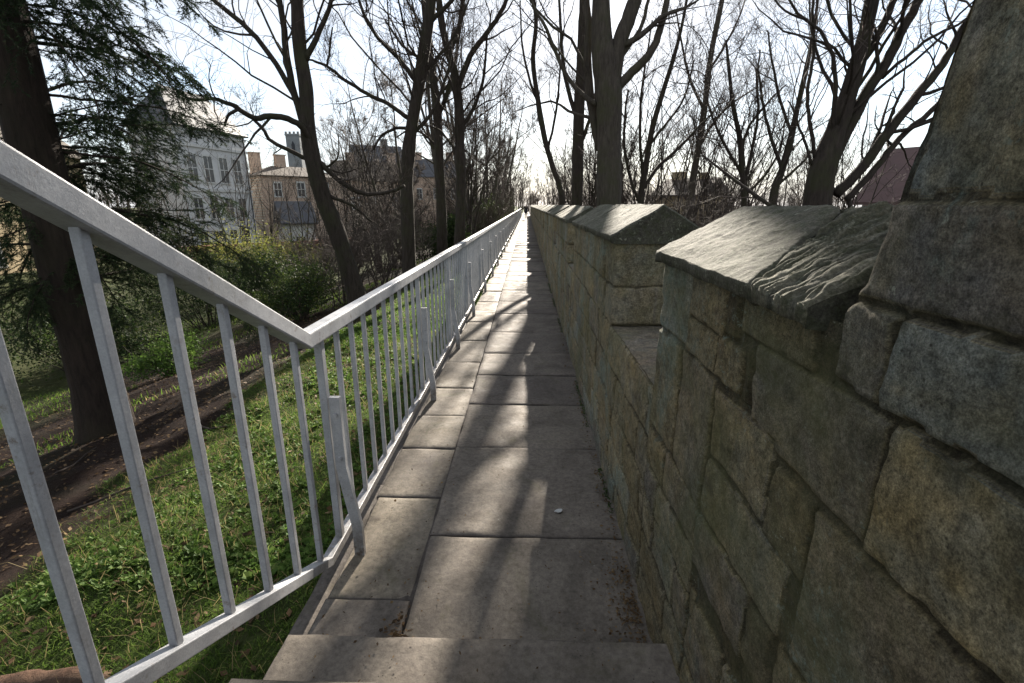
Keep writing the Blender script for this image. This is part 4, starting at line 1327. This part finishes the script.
for k in range(10):           # boughs on the far side and higher up
    a = rng.uniform(.3, 3.0)
    spray((cx, cy, cz + rng.uniform(3, 7.5)), (math.cos(a), math.sin(a), .1), rng.uniform(1.6, 2.8), .1, .7, .4, 300 + k)
wood.build("trunk", M['bark_con'], con, True, (cx, cy, cz)).location = (0, 0, 0)
fol.build("crown", M['needle'], con, False, (cx, cy, cz)).location = (0, 0, 0)

# ---------------------------------------------------------------- grass, weeds, litter on the bank


rn = np.random.default_rng(11)


def scatter(n, x0, x1, y0, y1, pw=1.0):
    x = x0 + (x1 - x0) * rn.random(n); y = y0 + (y1 - y0) * rn.random(n) ** pw
    keep = rn.random(n) < edge_mask(x, y)
    return x[keep], y[keep]


def blades(mb, x, y, hmin, hmax, w, lean, tone):
    n = len(x)
    z = gz(x, y) - .01
    h = rn.uniform(hmin, hmax, n) * (.7 + .6 * rn.random(n))
    a = rn.uniform(0, 6.28, n)
    lx, ly = np.cos(a) * lean * rn.random(n) * h, np.sin(a) * lean * rn.random(n) * h
    b = rn.uniform(0, 6.28, n)
    wx, wy = np.cos(b) * w, np.sin(b) * w
    P = np.stack([x, y, z], -1); Wv = np.stack([wx, wy, 0 * wx], -1)
    m = P + np.stack([lx * .4, ly * .4, h * .6], -1); t = P + np.stack([lx, ly, h * (1 - .3 * lean * rn.random(n))], -1)
    v = np.stack([P - Wv, P + Wv, m + Wv * .7, m - Wv * .7, t], 1)
    k = np.arange(n)[:, None] * 5
    mb.add(v.reshape(-1, 3), k + np.array([[0, 1, 2, 3]]), k + np.array([[3, 2, 4]]), np.repeat(np.clip(tone + rn.normal(0, .2, n), 0, 1), 5))


gr = MB()
x, y = scatter(170000, -4.0, -.88, .6, 7.0, 1.2); blades(gr, x, y, .012, .042, .0026, 1.3, .40)
x, y = scatter(60000, -4.6, -.88, 7.0, 26, 1.5); blades(gr, x, y, .025, .075, .006, 1.0, .42)
x, y = scatter(6500, -3.9, -.95, .8, 7.0); blades(gr, x, y, .05, .15, .0017, 1.6, 1.0)       # dry straw
x = rn.uniform(-14, -4, 26000); y = rn.uniform(5, 26, 26000)
p = np.stack([x, y, x * 0], -1); kp = vnoise(p * .5, 95) > .1
blades(gr, x[kp], y[kp], .04, .12, .008, .9, .55)
tag(gr.build("grass", M['grass']), "short rough grass on the bank below the railing", "grass", kind="stuff")

wd = MB()
x, y = scatter(6000, -3.8, -.93, .7, 10.0, 1.25)
x2, y2 = scatter(2200, -2.6, -.93, .6, 2.2)
x = np.concatenate([x, x2]); y = np.concatenate([y, y2])
p = np.stack([x, y, x * 0], -1)
kp = vnoise(p * 1.3, 97) > -.15
x, y = x[kp], y[kp]
z = gz(x, y)
for k in range(len(x)):          # rosettes of broad leaves
    n = rn.integers(6, 13)
    P0 = np.array([x[k], y[k], z[k] + .005])
    a = rn.uniform(0, 6.28, n); el = rn.uniform(.15, 1.0, n)
    d = np.stack([np.cos(a) * np.cos(el), np.sin(a) * np.cos(el), np.sin(el)], -1)
    L = rn.uniform(.012, .05, (n, 1)) * rn.uniform(.6, 1.25) * (1 if y[k] < 5 else 1.35)
    sd_ = np.stack([-np.sin(a), np.cos(a), 0 * a], -1)
    m = P0 + d * L * .55 + np.array([0, 0, .006])
    tp_ = P0 + d * L + np.array([0, 0, -.3]) * L * .35
    v = np.stack([np.repeat(P0[None], n, 0), m + sd_ * L * .3, tp_, m - sd_ * L * .3], 1)
    kk = np.arange(n)[:, None] * 4
    wd.add(v.reshape(-1, 3), kk + np.array([[0, 1, 2, 3]]), None, np.repeat(np.clip(.5 + rn.normal(0, .22, n), 0, 1), 4))
tag(wd.build("weeds", M['weed']), "broad leaved weeds spread through the grass bank", "weeds", kind="stuff")

lt = MB()


def litter(x, y, z, size, tone=.5):
    n = len(x)
    P = np.stack([x, y, z], -1)
    a = rn.uniform(0, 6.28, n); s = size * rn.uniform(.5, 1.4, n)
    d = np.stack([np.cos(a) * s, np.sin(a) * s, rn.normal(0, .22, n) * s], -1)
    e = np.stack([-np.sin(a) * s * .5, np.cos(a) * s * .5, rn.normal(0, .22, n) * s], -1)
    v = np.stack([P - d * .5, P + e * .5, P + d * .5, P - e * .5], 1)
    k = np.arange(n)[:, None] * 4
    lt.add(v.reshape(-1, 3), k + np.array([[0, 1, 2, 3]]), None, np.repeat(np.clip(tone + rn.normal(0, .25, n), 0, 1), 4))


n = 16000
x = rn.uniform(-9, -.9, n); y = rn.uniform(1, 14, n)
litter(x, y, gz(x, y) + .012, .04, .4)
n = 700                                   # gathered along the foot of the wall
y = 1.4 + 12 * rn.random(n) ** 1.8; x = .47 - np.abs(rn.normal(0, .035, n))
litter(x, y, np.full(n, .012), .016, .45)
n = 330
x = .47 - np.abs(rn.normal(0, .075, n)); y = rn.normal(1.64, .16, n)
kp = x < .47
litter(x[kp], y[kp], np.full(kp.sum(), .012), .014, .6)
n = 260                                   # along the kerb joint and under the railing
y = 1.4 + 8 * rn.random(n) ** 1.5; x = np.where(rn.random(n) < .5, -.47 + rn.normal(0, .03, n), rn.uniform(-.84, -.5, n))
litter(x, y, np.full(n, .013), .014, .4)
n = 60
x = rn.normal(-.50, .03, n); y = rn.normal(1.47, .05, n); litter(x, y, np.full(n, .014), .024, .3)
n = 60
x = rn.uniform(-.8, .44, n); y = rn.uniform(1.05, 1.33, n); litter(x, y, np.full(n, .168), .012, .4)
n = 420
x = rn.uniform(-.8, .42, n); y = 1.4 + 14 * rn.random(n) ** 1.4; litter(x, y, np.full(n, .010), .010, .5)
tag(lt.build("leaf_litter", M['dry']), "dry brown leaf litter scattered on the bank and along the path edges", "leaf litter", kind="stuff")

ms = MB()                                  # thin moss and weeds rooted in the joint at the wall foot
n = 2600
y = 1.4 + 10 * rn.random(n) ** 1.6; x = .478 - np.abs(rn.normal(0, .012, n))
kp = vnoise(np.stack([y * 2.4, y * 0, y * 0], -1), 12) > .05
x, y = x[kp], y[kp]
leaf_cloud(ms, np.stack([x, y, np.full(len(x), .008)], -1), .013, rn, .0)
tag(ms.build("moss", M['weed']), "moss and tiny weeds in the joint at the foot of the wall", "moss", kind="stuff")

m_ = MB()
a = np.sort(rn.uniform(0, 6.28, 9))
m_.prism([(.0 + .022 * math.cos(t) * (1 + .3 * math.sin(3 * t)), .014 * math.sin(t)) for t in np.linspace(0, 6.28, 10)[:-1]], 2, .0, .004)
o = m_.build("paper_scrap", M['paper']); o.location = (.185, 2.27, .012); o.rotation_euler = (.03, .05, .5)
tag(o, "tiny pale scrap lying on the shaded flagstones near the wall", "litter")

m_ = MB()
pp = [(-3.1, 1.12, float(gz(-3.1, 1.1)) - .05), (-2.5, 1.38, float(gz(-2.5, 1.38)) + .05), (-2.05, 1.49, float(gz(-2.05, 1.49)) + .05), (-1.72, 1.46, float(gz(-1.72, 1.46)) + .0), (-1.5, 1.36, float(gz(-1.5, 1.30)) - .1)]
Q, rr = smooth_path(pp, [.08, .075, .065, .045, .025], 14)
Q = Q + np.array([[0, 0, .012 * vnoise(q * 14, 6) + .006 * vnoise(q * 40, 9)] for q in Q])
m_.tube(Q, rr * (1 + .22 * np.array([vnoise(q * 9, 3) for q in Q])), 12, .5)
o = m_.build("tree_root", M['dry'], None, True)
o.data.materials[0] = mat_bark('root_bark', (.035, .02, .013), (.13, .075, .05), (.08, .055, .035))
tag(o, "reddish brown exposed root curving out of the turf at the bottom left corner", "root")

# fallen sticks on the soil
for k, (x, y, L, a) in enumerate([(-3.6, 3.2, .9, .4), (-4.4, 3.9, .7, 1.9), (-3.5, 4.6, .55, -.3)]):
    m_ = MB()
    q = [np.array([x + math.cos(a) * L * t, y + math.sin(a) * L * t, 0]) + rnd3(rng) * .02 for t in np.linspace(0, 1, 6)]
    for e in q: e[2] = float(gz(e[0], e[1])) + .02
    m_.tube(q, np.linspace(.012, .005, 6), 5)
    o = m_.build("fallen_stick", M['twig'], None, True)
    tag(o, ["bent pale stick lying on the bare soil nearest the turf edge", "short stick lying beside the conifer's foot", "small twig lying where the soil meets the grass"][k], "stick", "sticks on the bare soil")


# ---------------------------------------------------------------- buildings
def house(name, label, group, P0, P1, depth, base, eave, rise, wallm, roofm, wins=(), chimneys=(), hip=True, trim=None, pipe=None, winmat='white', cat="house", pediment=False):
    """house whose front runs from P0 to P1 (x, y); local x along the front, local y into the house"""
    P0 = np.array(P0, float); P1 = np.array(P1, float)
    Wd = float(np.linalg.norm(P1 - P0)); ang = math.atan2(P1[1] - P0[1], P1[0] - P0[0])
    root = empty(name, (P0[0], P0[1], base), label, cat, group, ang)
    w = MB(); w.box(0, Wd, 0, depth, -.6, eave)
    if not hip:
        for xx in (0.0, Wd - .3):
            w.prism([(0, eave + .002), (depth, eave + .002), (depth / 2, eave + rise - .1)], 0, xx, xx + .3)
    w.build("wall", M[wallm], root)
    r_ = MB()
    ov = .35
    ix = depth * .42 if hip else 0
    xa, xb = -ov, Wd + ov
    e0 = eave + .003
    v = [(xa, -ov, e0), (xb, -ov, e0), (xb, depth + ov, e0), (xa, depth + ov, e0), (xa + ix, depth / 2, e0 + rise), (xb - ix, depth / 2, e0 + rise),
         (xa, -ov, e0 + .14), (xb, -ov, e0 + .14), (xb, depth + ov, e0 + .14), (xa, depth + ov, e0 + .14), (xa + ix, depth / 2, e0 + rise + .16), (xb - ix, depth / 2, e0 + rise + .16)]
    r_.add(v, [(6, 7, 11, 10), (8, 9, 10, 11), (0, 1, 7, 6), (2, 3, 9, 8), (1, 2, 8, 7), (3, 0, 6, 9), (0, 4, 5, 1), (2, 5, 4, 3)], [(7, 8, 11), (9, 6, 10), (1, 5, 2), (3, 4, 0)])
    ro = r_.build("roof", M[roofm], root)
    for (cx_, cy_, cw, ch, npot) in chimneys:
        c = MB(); c.box(cx_ - cw / 2, cx_ + cw / 2, cy_ - .35, cy_ + .35, eave + .2, eave + rise + ch)
        c.box(cx_ - cw / 2 - .08, cx_ + cw / 2 + .08, cy_ - .43, cy_ + .43, eave + rise + ch + .002, eave + rise + ch + .14)
        co = c.build("chimney", M[wallm], ro)
    for (wx, wz, ww, wh) in wins:
        f = MB()
        t = .14
        f.box(wx - ww / 2 - t, wx - ww / 2, -.07, .0 - .003, wz, wz + wh); f.box(wx + ww / 2, wx + ww / 2 + t, -.07, -.003, wz, wz + wh)
        f.box(wx - ww / 2 - t, wx + ww / 2 + t, -.09, -.003, wz + wh + .002, wz + wh + .2); f.box(wx - ww / 2 - t - .05, wx + ww / 2 + t + .05, -.13, -.003, wz - .16, wz - .002)
        f.box(wx - .04, wx + .04, -.05, -.034, wz, wz + wh); f.box(wx - ww / 2, wx - .042, -.05, -.034, wz + wh * .5, wz + wh * .5 + .08); f.box(wx + .042, wx + ww / 2, -.05, -.034, wz + wh * .5, wz + wh * .5 + .08)
        fo = f.build("window", M[winmat], root)
        p_ = MB(); p_.box(wx - ww / 2, wx + ww / 2, -.03, -.004, wz, wz + wh)
        p_.build("pane", M['glass'], fo)
    if trim:
        for zt in trim:
            c = MB(); c.box(-.06, Wd + .06, -.16, -.003, zt, zt + .28); c.build("string_course", M['house_trim'], root)
    if pipe:
        for px_ in pipe:
            c = MB(); a = np.arange(8) * math.pi / 4
            c.prism([(px_ + .07 * math.cos(t), -.24 + .07 * math.sin(t)) for t in a], 2, 0, eave - .05)
            c.build("drainpipe", M['dark_pipe'], root)
    return root


BG = "houses beyond the left bank"
GL = -4.2
house("grey_house", "pale grey rendered Victorian house with tall windows and a slate roof", BG, (-34.9, 50.6), (-33.4, 60.4), 5.5, GL, 13.4, 4.0, 'house_grey', 'slate',
      wins=[(x, z, 1.15, h) for z, h in ((1.0, 2.0), (4.4, 2.1), (8.2, 2.6)) for x in (1.5, 3.7, 5.9, 8.0)], chimneys=[(9.0, 3.2, 1.4, -1.2, 3)], trim=[7.2, 11.6, 12.9], pipe=[9.4], winmat='house_trim')
house("tan_house", "buff brick house with a brown tiled roof half hidden by the conifer", BG, (-35.5, 22.5), (-36.5, 41), 9, GL, 9.4, 5.6, 'house_tan', 'tile_brown',
      wins=[(x, z, 1.0, 1.7) for z in (1.8, 5.6) for x in (2.5, 6, 9.5, 13, 16.5)], chimneys=[(13.5, 4.5, .9, 1.6, 2)], winmat='house_trim')
house("brick_house", "orange brick house with tall dark chimneys right of the grey house", BG, (-33.5, 63), (-26.0, 71), 8, GL, 9.3, 1.4, 'brick_orange', 'tile_brown',
      wins=[(2.0, 4.0, .8, 1.6), (2.0, 6.9, .8, 1.6), (5.0, 6.9, .9, 1.7), (8.3, 6.9, .9, 1.7)], chimneys=[(1.0, 4, 1.3, 1.6, 2), (4.2, 4, 1.3, 1.5, 2)], winmat='house_trim')
for (x, y, wd_, lab) in ((-35.2, 66, 1.7, "wide"), (-33.0, 68.6, 1.0, "narrow")): pass
house("brick_house", "low orange brick terrace showing right of the leaning bare tree", BG, (-27.5, 74), (-17.5, 80), 8, GL, 9.2, 3.0, 'brick_orange', 'tile_brown',
      wins=[(x, 5.2, 1.0, 1.6) for x in (2, 5, 8.2)], chimneys=[(2.5, 4, 1.2, 1.2, 2), (9, 4, 1.2, 1.4, 2)], hip=False, winmat='white')
house("garden_building", "small white gabled outbuilding below the orange brick house", BG, (-23.2, 47), (-21.0, 48.6), 4, GL, 4.0, 2.0, 'white', 'slate', wins=[(1.3, 1.6, .8, 1.2)], hip=False)
house("slate_house", "distant slate roofed house with a steep gable left of the straight dark trunk", BG, (-31, 92), (-23, 96), 8, GL, 12.0, 4.5, 'church', 'slate', wins=[(2, 8, 1, 1.8), (5.5, 8, 1, 1.8)], chimneys=[(6, 4, 1.2, 1.2, 2)], hip=False)
house("slate_house", "distant slate roofed house with an orange brick chimney", BG, (-23, 98), (-12, 103), 8, GL, 11.0, 3.6, 'brick_orange', 'slate', wins=[(2, 7, 1, 1.8), (5.5, 7, 1, 1.8), (9, 7, 1, 1.8)], chimneys=[(3, 4, 1.4, 1.2, 2), (9.5, 4, 1.4, 1.4, 2)], hip=False)

# low red brick garden wall
gw = MB(); p0, p1 = np.array([-29.0, 40.]), np.array([-17.5, 52.])
d = unit(p1 - p0); nrm = np.array([-d[1], d[0]]) * .15
for (z0, z1, w_) in ((GL - .4, GL + 2.3, 1.0), (GL + 2.302, GL + 2.45, 1.35)):
    vv = [(*(p0 - nrm * w_), z0), (*(p1 - nrm * w_), z0), (*(p1 + nrm * w_), z0), (*(p0 + nrm * w_), z0)]
    vv += [(a, b, z1) for a, b, _ in vv]
    gw.add(vv, [(0, 3, 2, 1), (4, 5, 6, 7), (0, 1, 5, 4), (1, 2, 6, 5), (2, 3, 7, 6), (3, 0, 4, 7)])
tag(gw.build("garden_wall", M['brick_red']), "low red brick garden wall in front of the orange brick house", "wall")

# chimney stacks (standing on the flat brick house)
# church tower far off
c0 = at(303, 205, 150)
ch = empty("church_tower", (c0[0], c0[1], GL), "distant grey church tower with a flat battlemented top behind the leaning bare tree", "church tower")
m_ = MB(); m_.box(-2.0, 2.0, -2.0, 2.0, -1, 25); m_.box(-2.15, 2.15, -2.15, 2.15, 25.003, 25.5)
for sx_ in (-1.75, -.6, .6, 1.75):
    m_.box(sx_ - .3, sx_ + .3, -2.1, -1.7, 25.503, 26.1)
m_.build("tower", M['church'], ch)
m_ = MB(); m_.prism([(-.5, 20), (.5, 20), (.5, 22.6), (0, 23.6), (-.5, 22.6)], 1, -2.06, -2.003); m_.build("louvre", M['dark_pipe'], ch)

BR = "houses beyond the parapet wall"
c0 = at(652, 205, 62); c1 = at(700, 205, 58)
house("tan_house", "buff house with a square chimney above the far battlements", BR, (c0[0], 62), (c1[0], 58), 8, -4, 6.6, 2.0, 'house_tan', 'tile_brown', wins=[(2, 3, .9, 1.5), (5, 3, .9, 1.5)], chimneys=[(1.2, 4, 1.5, .8, 2), (4.4, 4, 1.0, .6, 2)], hip=False)
c0 = at(862, 205, 27); c1 = at(985, 205, 23)
house("red_house", "red tiled house showing between the right hand tree and the raised wall", BR, (c0[0], 27), (c1[0], 23), 6, -4, 5.6, 2.8, 'brick_red', 'tile_red', wins=[(3, 3.6, .9, 1.4), (6.5, 3.6, .9, 1.4)], chimneys=[], hip=False)

# ---------------------------------------------------------------- distant woodland behind everything
fw = MB()
rn2 = random.Random(77)
for k in range(900):
    a = rn2.uniform(-1.15, 1.15)
    d_ = rn2.uniform(150, 230)
    x, y = math.sin(a) * d_, math.cos(a) * d_
    h = rn2.uniform(6, 11)
    q = np.array([[x, y, -4.5], [x + rn2.uniform(-.6, .6), y, h * .4], [x + rn2.uniform(-1.5, 1.5), y, h - 3]])
    fw.tube(q, [.18, .12, .03], 3, .5, cap=False)
    for _ in range(12):
        b = q[1] + (q[2] - q[1]) * rn2.uniform(-.8, .8)
        e = b + np.array([rn2.uniform(-2.2, 2.2), rn2.uniform(-1, 1), rn2.uniform(.5, 2.5)])
        m = (b + e) / 2 + np.array([rn2.uniform(-.4, .4), 0, .2])
        fw.tube([b, m, e], [.05, .04, .02], 3, .5, cap=False)
tag(fw.build("far_woodland", M['twig_far']), "distant leafless woodland along the skyline", "woodland", kind="stuff")

# ---------------------------------------------------------------- the walker at the end of the path


def person(loc, rz):
    root = empty("person", loc, "person in dark coat and trousers walking away far down the path", "person", None, rz)
    J = [(0, 0, .93, .135), (0, 0, 1.12, .125), (0, .01, 1.33, .15), (0, .0, 1.47, .075), (0, .01, 1.53, .055), (0, .03, 1.62, .085), (0, .02, 1.70, .075),
         (.17, 0, 1.43, .065), (.23, -.03, 1.15, .048), (.22, .08, .92, .036), (.22, .11, .84, .03),
         (-.17, 0, 1.43, .065), (-.23, .03, 1.15, .048), (-.22, -.05, .91, .036), (-.22, -.06, .83, .03),
         (.09, .0, .88, .09), (.10, .10, .50, .062), (.10, .04, .10, .042), (.10, .16, .04, .035),
         (-.09, 0, .88, .09), (-.10, -.05, .50, .062), (-.10, -.25, .15, .042), (-.10, -.15, .05, .035)]
    E_ = [(0, 1), (1, 2), (2, 3), (3, 4), (4, 5), (5, 6), (2, 7), (7, 8), (8, 9), (9, 10), (2, 11), (11, 12), (12, 13), (13, 14), (0, 15), (15, 16), (16, 17), (17, 18), (0, 19), (19, 20), (20, 21), (21, 22)]

    def skin(name, keep, mat, grow):
        ids = sorted(set(i for e in keep for i in e))
        mp_ = {i: n for n, i in enumerate(ids)}
        me = bpy.data.meshes.new(name)
        me.from_pydata([J[i][:3] for i in ids], [(mp_[a], mp_[b]) for a, b in keep], [])
        o = bpy.data.objects.new(name, me); C.objects.link(o); o.parent = root
        s = o.modifiers.new("skin", 'SKIN')
        for i in ids:
            me.skin_vertices[0].data[mp_[i]].radius = (J[i][3] * grow, J[i][3] * grow * .85)
        me.skin_vertices[0].data[0].use_root = True
        u = o.modifiers.new("sub", 'SUBSURF'); u.levels = 1; u.render_levels = 2
        me.materials.append(mat)
        return o
    skin("body", E_, M['skin'], .92)
    skin("coat", [(0, 1), (1, 2), (2, 7), (7, 8), (8, 9), (2, 11), (11, 12), (12, 13), (0, 15), (0, 19)], M['cloth_dark'], 1.22)
    skin("trousers", [(0, 15), (15, 16), (16, 17), (0, 19), (19, 20), (20, 21)], M['cloth_blue'], 1.18)
    skin("shoes", [(17, 18)], M['cloth_dark'], 1.25); skin("shoes", [(21, 22)], M['cloth_dark'], 1.25)
    skin("hair", [(5, 6)], M['hair'], 1.2)
    return root


person((-.10, 56, 0), R(4))
